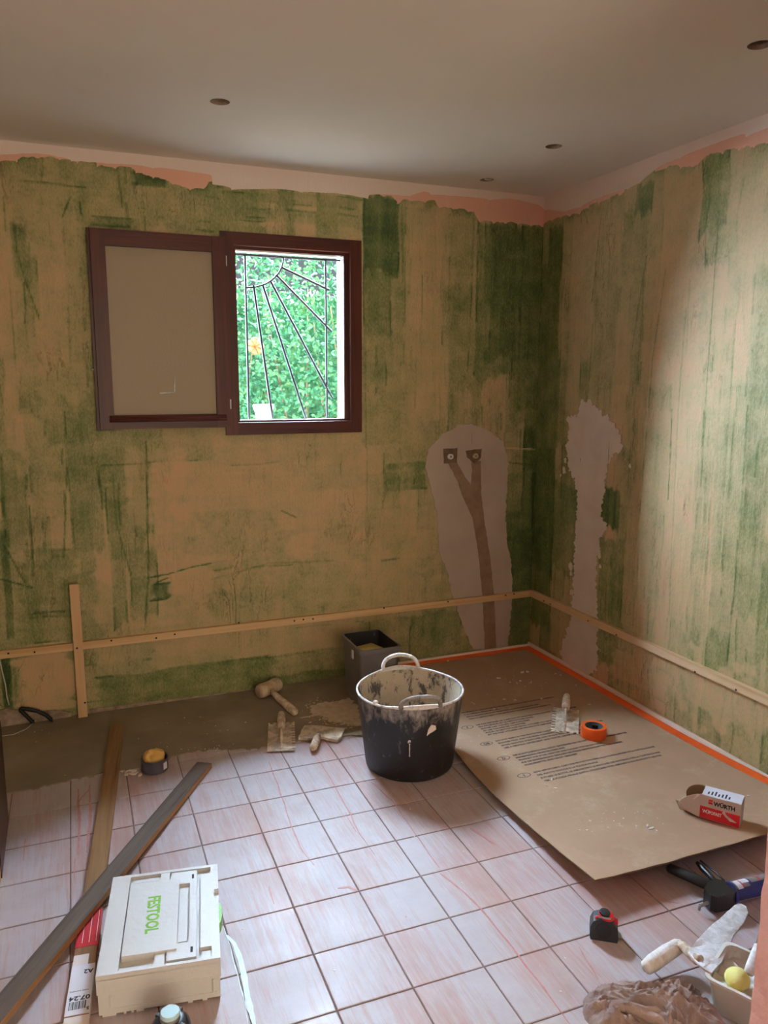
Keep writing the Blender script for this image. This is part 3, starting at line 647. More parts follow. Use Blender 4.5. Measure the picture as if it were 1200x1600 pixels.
# ---- outside: terrace, hedge, flower, pot
bm = B(); box(bm, (-8, .3, -.3), (6, 12, -.2)); tag(finish('terrace', bm, 'paving'), kind='structure')
def hedge():
    rr = random.Random(12); V, F = [], []
    sh = [(0, 0), (.35, .32), (.7, .22), (1.0, 0), (.7, -.22), (.35, -.32)]
    for i in range(26000):
        x = rr.uniform(-3.2, 2.6); y = 3.3+abs(rr.gauss(0, .28)); zt = 2.72+.14*mnoise.noise(Vector((x*1.2, 0, 0))); z = -.2+(zt+.2)*rr.random()**.8
        y += .14*mnoise.noise(Vector((x*2.2, z*2.2, 1)))
        L = rr.uniform(.03, .065); d = Vector((rr.gauss(0, 1), -abs(rr.gauss(.5, .5)), rr.gauss(-.4, .7))).normalized()
        n = Vector((rr.gauss(0, .5), -1, rr.gauss(.5, .5))).normalized(); s_ = d.cross(n).normalized(); b0 = len(V)
        for u, v in sh: V.append(Vector((x, y, z))+d*(u*L)+s_*(v*L)+n*(-.12*L*abs(v)*2))
        F += [(b0, b0+1, b0+2), (b0, b0+2, b0+3), (b0, b0+3, b0+4), (b0, b0+4, b0+5)]
    me = bpy.data.meshes.new('hedge_leaves'); me.from_pydata([tuple(v) for v in V], [], F)
    return me
hd = empty('hedge', (0, 0, 0), 0, 'leafy green hedge filling the view outside the open window', 'hedge', kind='stuff')
link('foliage', hedge(), 'hedge_leaf', hd)
bm = B()
rr = random.Random(4)
for i in range(26):
    x = -3.1+i*.22; tube(bm, [(x, 3.75, -.2), (x+rr.uniform(-.1, .1), 3.7, 1.0), (x+rr.uniform(-.2, .2), 3.75, 2.4)], [.02, .014, .006], 6)
finish('stems', bm, 'bark', hd, smooth=True)
bm = B()
box(bm, (-3.3, 4.0, -.2), (2.7, 4.1, 2.35)); finish('inner_foliage', bm, 'hedge_leaf', hd)
fx, fz = PB(398, 541, 3.1)
flw = tag(empty('orange_flower', (fx, 3.1, fz), 0, 'orange trumpet flower cluster in the hedge', 'flower'))
for i in range(7):
    a = i*2*PI/7; bm = B(); tube(bm, [(0, 0, 0), (.03*math.cos(a), -.03, .03*math.sin(a)), (.065*math.cos(a), -.05, .065*math.sin(a))], [.006, .012, .024], 8); finish('petal', bm, 'petal', flw, smooth=True)
bm = B(); tube(bm, [(0, 0, 0), (.02, .2, -.05), (.05, .5, -.3), (.06, .55, -fz-.2)], [.005, .006, .008, .012], 6); finish('stem', bm, 'bark', flw, smooth=True)
bm = B(); box(bm, (WX0-.06, WT+.0005, WZ0-.03), (WX1+.06, WT+.16, WZ0-.002)); finish('outer_sill', bm, 'white_render', win, bevel=.004)
pot = empty('white_pot', (PB(412, 650, WT+.08)[0], WT+.08, WZ0-.002), 0, 'small white pot on the outer window sill', 'pot')
bm = B(); lathe(bm, [(0, 0), (.040, 0), (.045, .05), (.053, .064), (.053, .082), (.046, .082), (.043, .062), (0, .06)], 28); finish('pot_body', bm, 'white_render', pot, smooth=.6)
# ------------------------------------------------------------------ battens on the walls
def screws(o, pts, axis, m='ink_black'):
    for p in pts:
        bm = B(); lathe(bm, [(0, 0), (.0045, 0), (.0045, .0012), (0, .0012)], 10)
        finish('screw', bm, m, o, p, rot=(PI/2, 0, 0) if axis == 'y' else (0, -PI/2, 0))
bt = empty('wooden_batten', (-1.40, 0, .342), 0, 'long pale pine batten nailed level along the window wall', 'batten')
bar('strip', (XL+1.40+.002, -.022, -.018), (1.396, -.0015, .016), 'pale_pine', bt, .0015)
screws(bt, [(PB(x, y, -.022)[0]+1.40, -.022, PB(x, y, -.022)[1]-.342) for x, y in [(13, 1021), (54, 1019), (174, 1001), (244, 997), (273, 991), (373, 973), (460, 970), (474, 968), (489, 967), (600, 950), (700, 940), (790, 930), (803, 928)]], 'y')
bt = empty('wooden_batten', (-2.427, -.022, 0), 0, 'short upright pine batten crossing the long one, foot on the screed', 'batten')
bar('strip', (-.020, -.020, .0055), (.020, -.0015, .636), 'pale_pine_upright', bt, .0015); bt.rotation_euler = (0, -.004, 0)
screws(bt, [(.012, -.020, .075), (-.006, -.020, .34)], 'y')
bt = empty('wooden_batten', (0, -1.30, .345), 0, 'pale pine batten nailed level along the wall with the white patch', 'batten')
bar('strip', (-.022, -1.30, -.018), (-.0015, 1.276, .018), 'pale_pine_side', bt, .0015)
screws(bt, [(-.022, -PR(x, y, -.022)[0]+1.30, PR(x, y, -.022)[1]-.345) for x, y in [(850, 939), (860, 944), (919, 970), (963, 992), (1086, 1050), (1150, 1078)]], 'x')
# ------------------------------------------------------------------ shower tray, protective cardboard, tape
tray = empty('shower_tray', (-.5, -.9, 0), 0, 'low white shower tray under the printed cardboard', 'shower tray')
bm = B(); box(bm, (-.49, -.80, -.0035), (.483, .872, .026)); finish('tray_body', bm, 'white_plastic', tray, bevel=.006)
SY0, SX_L, SX_R, SY1 = -.03, -1.052, -.022, -2.0
def xleft(y): return float(np.interp(-y, [0, .55, .6, 1.02, 1.12, 1.25, 1.4, 1.6, 2.0], [-.998, -.998, -1.008, -1.012, -1.024, -1.037, -1.045, -1.048, -1.048]))
def sheetz(x, y):
    f = max(0, (-y-1.15)/.85); e = max(0, (-.75-x)/.3)
    return .0335+.034*f*f+.006*e*e*f+.0016*math.sin(x*5+1)*math.sin(-y*4)
def SP(px, py, h=0.0):
    z = .035
    for i in range(12): x, y = PF(px, py, z+h); z = sheetz(x, y)
    return x, y, z
sh = empty('cardboard_sheet', (0, 0, 0), 0, 'large brown cardboard sheet printed with text over the shower tray', 'cardboard')
def sheet():
    nx, ny, t = 44, 84, .0045; V, F = [], []
    for k in (0, 1):
        for i in range(nx+1):
            for j in range(ny+1):
                y = SY0+(SY1-SY0)*j/ny; xl = xleft(y); x = xl+(SX_R-xl)*i/nx
                if i == 0: x += .0025*mnoise.noise(Vector((y*9, 1, 0)))
                if j == ny: y += .006*mnoise.noise(Vector((x*11, 2, 0)))
                V.append((x, y, sheetz(x, y)-(0 if k else t)))
    N = (nx+1)*(ny+1); I = lambda k, i, j: k*N+i*(ny+1)+j
    for i in range(nx):
        for j in range(ny):
            F.append((I(1, i, j), I(1, i, j+1), I(1, i+1, j+1), I(1, i+1, j))); F.append((I(0, i, j), I(0, i+1, j), I(0, i+1, j+1), I(0, i, j+1)))
    E = []
    for i in range(nx): E += [(I(0, i, 0), I(1, i, 0), I(1, i+1, 0), I(0, i+1, 0)), (I(0, i, ny), I(0, i+1, ny), I(1, i+1, ny), I(1, i, ny))]
    for j in range(ny): E += [(I(0, 0, j), I(0, 0, j+1), I(1, 0, j+1), I(1, 0, j)), (I(0, nx, j), I(1, nx, j), I(1, nx, j+1), I(0, nx, j+1))]
    me = bpy.data.meshes.new('panel'); me.from_pydata(V, [], F+E); me.materials.append(MATS['cardboard']); me.materials.append(MATS['card_edge'])
    for p in range(len(F), len(F)+len(E)): me.polygons[p].material_index = 1
    return me
link('panel', sheet(), None, sh)
TXT = [(-.707, .024, ['NO RETIRAR EL CARTON PROTECTOR HASTA FINALIZAR LA INSTALACION DE LA MAMPARA', 'Y LA LIMPIEZA FINAL DEL PLATO', 'EVITAR GOLPES, RAYADAS Y MANCHAS DE LOS MATERIALES DE OBRA', 'PARA LA LIMPIEZA BASTA CON JABON, NO UTILIZAR PRODUCTOS ABRASIVOS'], None, .50),
       (-.846, .021, ['NE PAS RETIRER LE CARTON DE PROTECTION AVANT LA FIN DE LA POSE', 'DU RECEVEUR ET LE NETTOYAGE FINAL', 'EVITER LES COUPS, LES RAYURES', 'ET LES TACHES DE CHANTIER', 'POUR LE NETTOYAGE FINAL UTILISER DU SAVON ET DE L EAU', 'ET NE PAS UTILISER DE PRODUITS ABRASIFS'], 'F', .53),
       (-1.015, .023, ['DO NOT REMOVE THE PROTECTIVE CARDBOARD UNTIL THE INSTALLATION OF THE', 'SHOWER TRAY AND THE FINAL CLEANING', 'AVOID KNOCKS, SCRATCHES AND STAINS FROM BUILDING MATERIALS', 'USE A NEUTRAL DETERGENT AND WATER, NEVER ABRASIVES'], 'GB', .55),
       (-1.155, .0220, ['DIE SCHUTZABDECKUNG NICHT ENTFERNEN BIS DIE INSTALLATION DER KABINE UND DIE', 'ENDREINIGUNG ABGESCHLOSSEN SIND', 'PRODUKT VOR STOSS, KRATZER UND FLECKEN VON BAUMATERIAL', 'FUR DIE ENDREINIGUNG GENUGEN NEUTRALE REINIGUNGSMITTEL UND WASSER', 'SCHEUERMITTEL SIND NICHT GEEIGNET'], 'D', .57),
       (-1.308, .0250, ['NON APPORTARE IL CARTONE PROTETTIVO FINO ALLA CONCLUSIONE DELLA INSTALLAZIONE', 'DEL PIATTO DOCCIA E LA PULIZIA FINALE', 'EVITARE LE BOTTE, LE ABRASIONI E LE MACCHIE DEI MATERIALI DELLA COSTRUZIONE', 'PER LA PULIZIA FINALE BASTA UTILIZZARE NON ABRASIVI E SUI PRODOTTI NEUTRI'], 'I', .589)]
def drape(o):
    for v in o.data.vertices:
        v.co.z += sheetz(v.co.x+o.location.x, v.co.y+o.location.y)+.0004
for y0, pitch, lines, mark, wid in TXT:
    full = max(len(l) for l in lines)
    for i, l in enumerate(lines):
        o = text('printed_line', l, .0155, 'ink', sh, (-.815, y0-pitch*i-.006, 0), bold=.0004, width=wid*len(l)/full); drape(o)
    if mark:
        bm = B(); n = 36; a, b, t = .029, .0165, .0030
        vs = [[bm.verts.new((aa*math.cos(2*PI*i/n), bb*math.sin(2*PI*i/n), 0)) for i in range(n)] for aa, bb in ((a, b), (a-t, b-t))]
        for i in range(n): bm.faces.new((vs[0][i], vs[0][(i+1) % n], vs[1][(i+1) % n], vs[1][i]))
        o = finish('printed_oval', bm, 'ink', sh, (-.862, y0-.006, 0)); drape(o)
        o = text('printed_letter', mark, .022, 'ink', sh, (-.862, y0-.014, 0), align='CENTER', bold=.0004); drape(o)
def strip(name, x0, x1, y0, y1, m, label, cat, dz=.0012, n=40, group=None, up=0.0):
    bm = B(); rows = []
    long_y = abs(y1-y0) > abs(x1-x0)
    for i in range(n+1):
        f = i/n
        a, b = ((x0, y0+(y1-y0)*f), (x1, y0+(y1-y0)*f)) if long_y else ((x0+(x1-x0)*f, y0), (x0+(x1-x0)*f, y1))
        rows.append([bm.verts.new((p[0], p[1], sheetz(*p)+h)) for h in (.0003, dz) for p in (a, b)])
    for r, s_ in zip(rows, rows[1:]):
        for k in ((0, 1), (1, 3), (3, 2), (2, 0)): bm.faces.new((r[k[0]], r[k[1]], s_[k[1]], s_[k[0]]))
    for r in (rows[0], rows[-1]): bm.faces.new((r[0], r[1], r[3], r[2]))
    return tag(finish(name, bm, m), label, cat, group)
strip('adhesive_tape', -.99, -.022, -.028, -.076, 'orange_tape', 'orange adhesive tape along the cardboard edge below the pipe outlets', 'tape')
strip('adhesive_tape', -.070, -.022, -.077, -2.0, 'orange_tape', 'orange adhesive tape along the cardboard edge below the white patch', 'tape')
bm = B(); box(bm, (-.99, -.026, .0), (-.016, -.0145, .044)); tag(finish('edge_strip', bm, 'white_foam', bevel=.003), 'white foam edge strip between tray and window wall', 'strip')
bm = B(); box(bm, (-.0145, -2.0, .0), (-.006, -.004, .050)); tag(finish('edge_strip', bm, 'white_foam', bevel=.003), 'white foam edge strip between tray and the wall with the white patch', 'strip')
# crumbs of plaster on the sheet and the floor
def crumbs(name, pts, label, m='white_plaster', zf=None):
    bm = B(); rr = random.Random(len(pts)*3)
    for (x, y, z, r) in pts:
        mt = Matrix.Translation((x, y, z+r*.18)) @ Matrix.Rotation(rr.uniform(0, 6), 4, 'Z') @ Matrix.Diagonal((r*rr.uniform(.7, 1.5), r*rr.uniform(.5, 1), r*rr.uniform(.2, .5), 1))
        bmesh.ops.create_icosphere(bm, subdivisions=1, radius=1.0, matrix=mt)
    for v in bm.verts: v.co += Vector((mnoise.noise(v.co*300), mnoise.noise(v.co*310+Vector((5, 0, 0))), 0))*.0012
    return tag(finish(name, bm, m), label, 'plaster', kind='stuff')
rr = random.Random(8)
P0 = []
for px, py, r in [(816, 1051, .011), (779, 1060, .009), (797, 1066, .006), (813, 1064, .008), (820, 1073, .006), (830, 1066, .005), (808, 1068, .006), (824, 1050, .01), (868, 1053, .006), (876, 1055, .007), (788, 1093, .006), (805, 1094, .006), (846, 1092, .007), (772, 1108, .006), (780, 1107, .004), (797, 1107, .004), (741, 1100, .005), (900, 1071, .006), (921, 1101, .006), (907, 1165, .004), (1018, 1295, .010), (1012, 1291, .008), (1026, 1298, .005), (917, 1297, .004), (950, 1293, .003), (862, 1218, .006), (868, 1232, .007), (855, 1228, .005), (700, 1033, .01), (1169, 1244, .008), (738, 1098, .004)]:
    x, y, z = SP(px, py); P0.append((x, y, z, r))
for i in range(120):
    cx, cy = rr.choice([(810, 1062), (790, 1105), (760, 1150), (870, 1225), (960, 1280)]); x, y, z = SP(cx+rr.gauss(0, 30), cy+rr.gauss(0, 14))
    if x > SX_L+.03 and x < -.1 and y < -.1: P0.append((x, y, z, rr.uniform(.0012, .003)))
crumbs('plaster_crumbs', P0, 'white plaster crumbs scattered over the cardboard sheet')
P0 = []
for i in range(900):
    t = rr.random(); px = 500+55*t+rr.gauss(0, 12); py = 1106+22*t+rr.gauss(0, 8)
    x, y = PF(px, py, .005)
    if y < -.02 and not (x > -1.235 and y > -.5): P0.append((x, y, .005, rr.choice([.0015, .002, .003, .004, .007])))
for i in range(40):
    f = i/40; x, y = PF(470+40*f, 1122-8*f, .005); P0.append((x, y, .005, .005))
dst = crumbs('plaster_dust', P0, 'spilled pale plaster dust and crumbs on the screed beside the black tub', 'dust')
poly = [PF(*q, .005) for q in [(484, 1104), (500, 1098), (525, 1097), (545, 1090), (556, 1100), (566, 1124), (560, 1134), (540, 1130), (520, 1128), (505, 1120), (490, 1118)]]
bm = B(); prism(bm, ragged(poly, .008, .012, 6), .0045, .0062); tri(bm); finish('dust_film', bm, 'dust', dst)
P0 = []
for i in range(110):
    x, y = rr.choice([PF(rr.gauss(203, 5), rr.gauss(1208, 3), 0), PF(rr.gauss(330, 35), rr.gauss(1172, 4), 0), PF(rr.gauss(150, 25), rr.gauss(1212, 3), 0), PF(rr.uniform(20, 420), rr.uniform(1120, 1165), 0), PF(rr.uniform(350, 900), rr.uniform(1200, 1560), 0)])
    if y < -.05: P0.append((x, y, .005 if y > -.6 else .0, rr.uniform(.0012, .004)))
for i in range(16):
    x, y = PF(rr.gauss(203, 6), rr.gauss(1208, 2), 0); P0.append((x, y, .004, rr.uniform(.006, .012)))
crumbs('mortar_crumbs', P0, 'small mortar crumbs strewn on the screed and tiles')
# ------------------------------------------------------------------ rubber tub
tub = empty('rubber_tub', (-1.203, -.988, 0), 0, 'black rubber builder tub crusted with plaster, two loop handles', 'tub')
prof_o = [(0, 0), (.165, 0), (.176, .008), (.179, .02), (.190, .11), (.202, .21), (.214, .318)]
bm = B(); lathe(bm, prof_o, 64); finish('outer_shell', bm, 'tub_outside', tub, smooth=.7)
bm = B(); lathe(bm, [(.210, .318), (.197, .20), (.186, .11), (.172, .05), (.12, .035), (0, .03)], 64)
for v in bm.verts:
    r = math.hypot(v.co.x, v.co.y)
    if v.co.z < .3: v.co += Vector((v.co.x, v.co.y, 0))*(-.03*abs(mnoise.noise(v.co*18)))
finish('plaster_lining', bm, 'tub_inside', tub, smooth=True)
HA = [math.atan2(-.205, -.045), math.atan2(.2, .045)]     # azimuths of the two handles
def rimz(a):
    z = .318
    for h in HA:
        d = (a-h+PI) % (2*PI)-PI; z += .016*math.exp(-(d/.5)**2)
    return z
bm = B(); n = 96
loop = [(.213*math.cos(2*PI*i/n), .213*math.sin(2*PI*i/n), rimz(2*PI*i/n)) for i in range(n+1)]
tube(bm, loop, .0046, 8, False); finish('rim', bm, 'tub_rim', tub, smooth=True)
bm = B()   # band between shell and risen rim
vs = [(bm.verts.new((.212*math.cos(2*PI*i/n), .212*math.sin(2*PI*i/n), .314)), bm.verts.new((.213*math.cos(2*PI*i/n), .213*math.sin(2*PI*i/n), rimz(2*PI*i/n)))) for i in range(n)]
for i in range(n): a, b = vs[i], vs[(i+1) % n]; bm.faces.new((a[0], b[0], b[1], a[1]))
finish('rim_band', bm, 'tub_rim', tub, smooth=True)
for h in HA:
    pts = []
    for t in np.linspace(0, PI, 18):
        a = h+.36*math.cos(t); s_ = math.sin(t)**.8; r = .213+.020*s_
        pts.append((r*math.cos(a), r*math.sin(a), .325+.052*s_))
    bm = B(); tube(bm, pts, [.011]+[.0085]*16+[.011], 10); finish('handle', bm, 'tub_rim' if h > 0 else 'tub_outside', tub, smooth=True)
for px, py, w_, hgt in [(668, 1135, .020, .022), (639, 1157, .007, .006)]:
    p = hit(px, py, 1, -1.16); a = math.atan2(p[1]+.988, p[0]+1.203); z = p[2]; R = .179+.109*z
    bm = B(); prism(bm, ragged([(-w_*.9, -hgt), (-w_*.6, hgt*.2), (0, hgt), (w_*.8, hgt*.7), (w_, 0), (w_*.2, -hgt*.4)], .008, .002, 3), 0, .004, lambda u, v, ww: ((R+.107*v+ww)*math.cos(a+u/R), (R+.107*v+ww)*math.sin(a+u/R), z+v)); tri(bm)
    finish('plaster_splat', bm, 'white_plaster', tub)
bm = B(); p = hit(640, 1160, 1, -1.16); a = math.atan2(p[1]+.988, p[0]+1.203)
tube(bm, [((.18+.109*z)*math.cos(a), (.18+.109*z)*math.sin(a), z) for z in np.linspace(p[2], p[2]-.055, 6)], [.003, .002, .0025, .002, .002, .003], 6); finish('plaster_drip', bm, 'white_plaster', tub, smooth=True)
for az, r in ((2.5+PI*.35, .011), (1.1, .007), (4.0, .005)):
    bm = B(); bmesh.ops.create_icosphere(bm, subdivisions=2, radius=r, matrix=Matrix.Translation((.206*math.cos(az), .206*math.sin(az), .322)))
    finish('plaster_lump', bm, 'white_plaster', tub, smooth=True)
# ------------------------------------------------------------------ grey bin with sponge
bn = empty('plastic_bin', (-1.113, -.318, .005), 0, 'grey rectangular plastic bin standing behind the black tub', 'bin')
def frustum(name, x0, y0, x1, y1, h, t, m, mi, parent, r=.02, z0=0.0):
    """open box: half sizes at the foot, at the top, wall t"""
    def loopv(bm, hx, hy, rr_, z):
        vs = []
        for cx, cy, a0 in ((1, 1, 0), (-1, 1, PI/2), (-1, -1, PI), (1, -1, 1.5*PI)):
            for k in range(5): a = a0+k*PI/8; vs.append(bm.verts.new((cx*(hx-rr_)+rr_*math.cos(a), cy*(hy-rr_)+rr_*math.sin(a), z)))
        return vs
    def skin(nm, rings, mm, cap):
        bm = B(); L = [loopv(bm, *q) for q in rings]
        for a, b in zip(L, L[1:]):
            for i in range(len(a)): bm.faces.new((a[i], a[(i+1) % len(a)], b[(i+1) % len(a)], b[i]))
        bm.faces.new(L[cap]); return finish(nm, bm, mm, parent, smooth=.6)
    skin('shell', [(x0, y0, r, z0), (x0+(x1-x0)*.9, y0+(y1-y0)*.9, r, z0+h*.9), (x1, y1, r, z0+h*.93), (x1+.006, y1+.006, r, z0+h*.93), (x1+.006, y1+.006, r, z0+h), (x1-t, y1-t, r, z0+h)], m, 0)
    skin('lining', [(x1-t, y1-t, r, z0+h-.0005), (x0-t, y0-t, r, z0+t)], mi, 1)
frustum('bin', .088, .122, .100, .136, .295, .004, 'bin_grey', 'bin_inside', bn, .022)
bm = B(); prism(bm, [(0, 0), (.018, 0), (.018, .04), (0, .04)], 0, .004, lambda u, v, w_: (-.1015-w_, -.04+u, .225+v)); finish('label_mark', bm, 'white_smear', bn)
x, y = -1.113, -.318
sp = empty('yellow_sponge', (-1.098, -.30, .0095), .3, 'yellow sponge block lying in the grey bin', 'sponge')
bm = B(); box(bm, (-.05, -.07, 0), (.05, .07, .238)); finish('sponge_body', bm, 'yellow_sponge', sp, bevel=.012, seg=3, smooth=True)
# ------------------------------------------------------------------ tools on the screed
def notched(nx, ny, tw, td, sides):
    """rect blade outline, notches on the given sides"""
    hx, hy = nx/2, ny/2; out = []
    def run(a, b, notch):
        a, b = Vector(a), Vector(b); L = (b-a).length; d = (b-a)/L; n = Vector((-d.y, d.x)); k = int(L/(2*tw)) if notch else 0
        out.append(tuple(a))
        for i in range(k):
            s0 = L*(i+.25)/k; s1 = L*(i+.75)/k
            out.extend([tuple(a+d*s0), tuple(a+d*s0+n*td), tuple(a+d*s1+n*td), tuple(a+d*s1)])
    run((-hx, -hy), (hx, -hy), 'near' in sides); run((hx, -hy), (hx, hy), 'right' in sides); run((hx, hy), (-hx, hy), 'far' in sides); run((-hx, hy), (-hx, -hy), 'left' in sides)
    return out
def trowel(loc, rz, nx, ny, sides, label, tw, td, hy0, hy1, hz=.05, rot=None):
    t = empty('notched_trowel', loc, rz, label, 'trowel', rot=rot)
    bm = B(); prism(bm, notched(nx, ny, tw, td, sides), .002, .0045); tri(bm); finish('blade', bm, 'crusted_steel', t)
    bm = B(); L = hy1-hy0
    tube(bm, [(0, hy0+L*f, hz) for f in (0, .06, .2, .45, .7, .92, 1)], [.010, .0165, .0185, .019, .018, .016, .009], 16); finish('handle', bm, 'crusted_handle', t, smooth=True)
    bm = B(); tube(bm, [(0, hy0-.055, .005), (0, hy0-.045, .02), (0, hy0-.012, hz-.008), (0, hy0+.01, hz)], [.007, .007, .006, .006], 8); tube(bm, [(0, -ny*.45, .005), (0, ny*.42, .005)], .005, 8); finish('tang', bm, 'crusted_steel', t, smooth=True)
    bm = B(); tube(bm, [(0, hy1-.025, hz), (0, hy1-.02, hz-.02), (0, hy1-.03, .004)], .006, 8); finish('bracket', bm, 'crusted_steel', t, smooth=True)
    return t
trowel((-1.631, -.578, .0052), -.262, .118, .278, ('right', 'far'), 'plaster-caked notched trowel lying flat on the screed beside the mallet', .0125, .014, -.01, .135)
x, y, z = SP(888, 1122)
trowel((-.428, -.965, sheetz(-.428, -.965)+.002), -.64, .118, .262, ('left', 'near'), 'notched trowel lying on the printed cardboard beside the tape roll', .0135, .017, .03, .19, .046)
ml = empty('rubber_mallet', (-1.565, -.098, .005), 0, 'pale plaster-caked mallet lying on the screed near the window wall', 'mallet')
bm = B(); a = Vector((-.060, -.036, .036)); b = Vector((.058, .036, .034)); tube(bm, [a.lerp(b, f) for f in (0, .04, .2, .5, .8, .96, 1)], [.026, .033, .036, .033, .036, .033, .026], 20); finish('head', bm, 'mallet_skin', ml, smooth=True)
bm = B(); tube(bm, [(0, -.01, .034), (.010, -.07, .026), (.022, -.14, .021), (.036, -.22, .021), (.047, -.29, .020), (.049, -.305, .020)], [.015, .014, .018, .0205, .019, .010], 14); finish('handle', bm, 'crusted_handle', ml, smooth=True)
kn = empty('filling_knife', (-1.462, -.63, .0052), 0, 'wide plaster-caked filling knife lying on the screed edge by the tub', 'knife')
poly = [(PF(*q, .012)[0]+1.462, PF(*q, .012)[1]+.63) for q in [(467, 1154), (470, 1144), (476, 1135), (500, 1135), (520, 1138), (539, 1139), (533, 1152), (528, 1158), (512, 1155), (500, 1152), (488, 1155)]]
bm = B(); prism(bm, ragged(poly, .015, .003, 2), 0, .012); tri(bm); finish('blade', bm, 'crusted_steel', kn)
a = Vector((PF(497, 1150, .02)[0]+1.462, PF(497, 1150, .02)[1]+.63, .018)); b = Vector((PF(489, 1171, .02)[0]+1.462, PF(489, 1171, .02)[1]+.63, .017))
bm = B(); tube(bm, [a.lerp(b, f) for f in (-.1, .15, .5, .85, 1)], [.010, .015, .0175, .0165, .009], 14); finish('handle', bm, 'crusted_handle', kn, smooth=True)
# ------------------------------------------------------------------ tin with cloth
tn = empty('round_tin', (-2.175, -.668, 0.005), 0, 'low grey round tin on the screed edge by the planks', 'tin')
bm = B(); lathe(bm, [(0, 0), (.050, 0), (.053, .004), (.053, .047), (.055, .050), (.053, .052), (.050, .050), (.050, .006), (0, .006)], 36); finish('can', bm, 'tin_grey', tn, smooth=.6)
bm = B(); R = .0536; prism(bm, [(-.25, .012), (.12, .012), (.12, .04), (-.25, .04)], 0, .0006, lambda u, v, w_: ((R+w_)*math.cos(u-.75), (R+w_)*math.sin(u-.75), v)); finish('label', bm, 'card_label', bpy.data.objects['can'])
rg = empty('ochre_rag', (-2.178, -.662, .012), 0, 'crumpled ochre rag stuffed in the round tin', 'rag')
bm = B(); bmesh.ops.create_icosphere(bm, subdivisions=4, radius=.047, matrix=Matrix.Diagonal((.98, .95, 1.0, 1)))
for v in bm.verts:
    n = v.co.normalized(); f = abs(mnoise.noise(v.co*26))+.6*abs(mnoise.noise(v.co*55)); v.co += n*(.016*f-.010); v.co.z = max(v.co.z*.95+.034, 0)
finish('cloth', bm, 'ochre_cloth', rg, smooth=True)
# ------------------------------------------------------------------ conduit and wire by the window wall
cn = empty('cable_conduit', (-2.63, -.03, .005), 0, 'black corrugated conduit loop coming out of the broken plaster', 'conduit')
def lp(px, py, y): x, z = PB(px, py, y); return Vector((x+2.63, y+.03, z-.005))
pts = [lp(54, 1132, -.03), lp(43, 1120, -.028), lp(32, 1110, -.026), lp(33, 1107, -.025), lp(44, 1108, -.03), lp(58, 1111, -.035), lp(72, 1117, -.04), lp(84, 1128, -.04)]
S = []
for a, b in zip(pts, pts[1:]): S += [a.lerp(b, i/8) for i in range(8)]
for i, p in enumerate(S): p.z = max(p.z, .010)
bm = B(); tube(bm, S, [.0095 if i % 2 else .0075 for i in range(len(S))], 10); finish('sleeve', bm, 'black_rubber', cn, smooth=True)
bm = B(); tube(bm, [S[0]+Vector((0, 0, -.003)), S[0]+Vector((-.03, -.06, -.004)), S[0]+Vector((-.08, -.10, -.004)), S[0]+Vector((-.14, -.10, -.003))], .0018, 6); finish('wire', bm, 'cable_white', cn, smooth=True)
bm = B(); x0 = PB(4, 1050)[0]; tube(bm, [(x0-.01, -.006, .34), (x0, -.012, .26), (x0+.008, -.012, .2), (x0+.01, -.008, .14), (x0+.016, -.006, .1)], .003, 6)
tag(finish('white_wire', bm, 'cable_white', smooth=True), 'thin white wire hanging down the green window wall', 'wire')
# ------------------------------------------------------------------ planks
def plank(p0, p1, z0, z1, wd, th, m, label, me_=None):
    a, b = Vector((*p0, z0)), Vector((*p1, z1)); d = b-a; L = d.length
    o = empty('wooden_plank', a, 0, label, 'plank'); o.rotation_euler = d.to_track_quat('Y', 'Z').to_euler()
    bm = B(); box(bm, (-wd/2, 0, 0), (wd/2, L, th))
    ob = finish('board', bm, m, o, bevel=.001)
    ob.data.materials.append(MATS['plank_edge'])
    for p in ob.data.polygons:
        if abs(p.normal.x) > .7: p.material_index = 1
    return o, L
pa, La = plank((-2.287, -.222), (-2.535, -2.25), .006, .0, .056, .02, 'brown_plank', 'brown plank lying on the floor under the grey plank, wrapped with a paper label')
pb, Lb = plank((-1.988, -.722), (-2.752, -2.0), .0025, .043, .060, .02, 'grey_plank', 'grey plank lying slantwise on top of the brown plank')
def along(y): return (y+.222)/(-2.25+.222)*La
def wrapped(name, ya, yb, m, xa=-.029, xb=.029, z=.0204):
    bm = B(); box(bm, (xa, along(ya), .0005), (xb, along(yb), z+.0004)); return finish(name, bm, m, pa)
rwp = wrapped('red_wrap', -1.50, -1.655, 'red_plastic'); plb = wrapped('paper_label', -1.725, -1.895, 'card_label'); wrapped('paper_label', -1.90, -1.94, 'card_white', -.0285, .0285); wrapped('paper_label', -1.685, -1.728, 'card_white', -.01, .0285, .0202)
for i in range(9):
    bm = B(); y0 = along(-1.51); y1 = along(-1.64); x0 = -.024+i*.006; box(bm, (x0, y0, .0208), (x0+.0016, y1, .0211)); finish('print_stripe', bm, 'print_white' if i % 3 == 0 else 'print_red', rwp)
text('print', 'A2', .020, 'ink_black', plb, (-.026, along(-1.745), .0209), rot=(0, 0, 0), bold=.0005)
text('print', '07.24', .020, 'ink_black', plb, (-.026, along(-1.835), .0209), bold=.0006, width=.05)
text('print', 'PINO RAYADO', .006, 'ink_black', plb, (-.02, along(-1.815), .0209), width=.044)
xx = -.018
for i, wv in enumerate([3, 1, 2, 1, 1, 3, 1, 2, 2, 1, 3, 1, 1, 2]):
    bm = B(); box(bm, (xx, along(-1.852), .0208), (xx+wv*.0009, along(-1.878), .0211)); finish('barcode_bar', bm, 'ink_black', plb); xx += wv*.0009+.0014
text('print', '5', .014, 'ink_black', plb, (-.027, along(-1.875), .0209), bold=.0004)
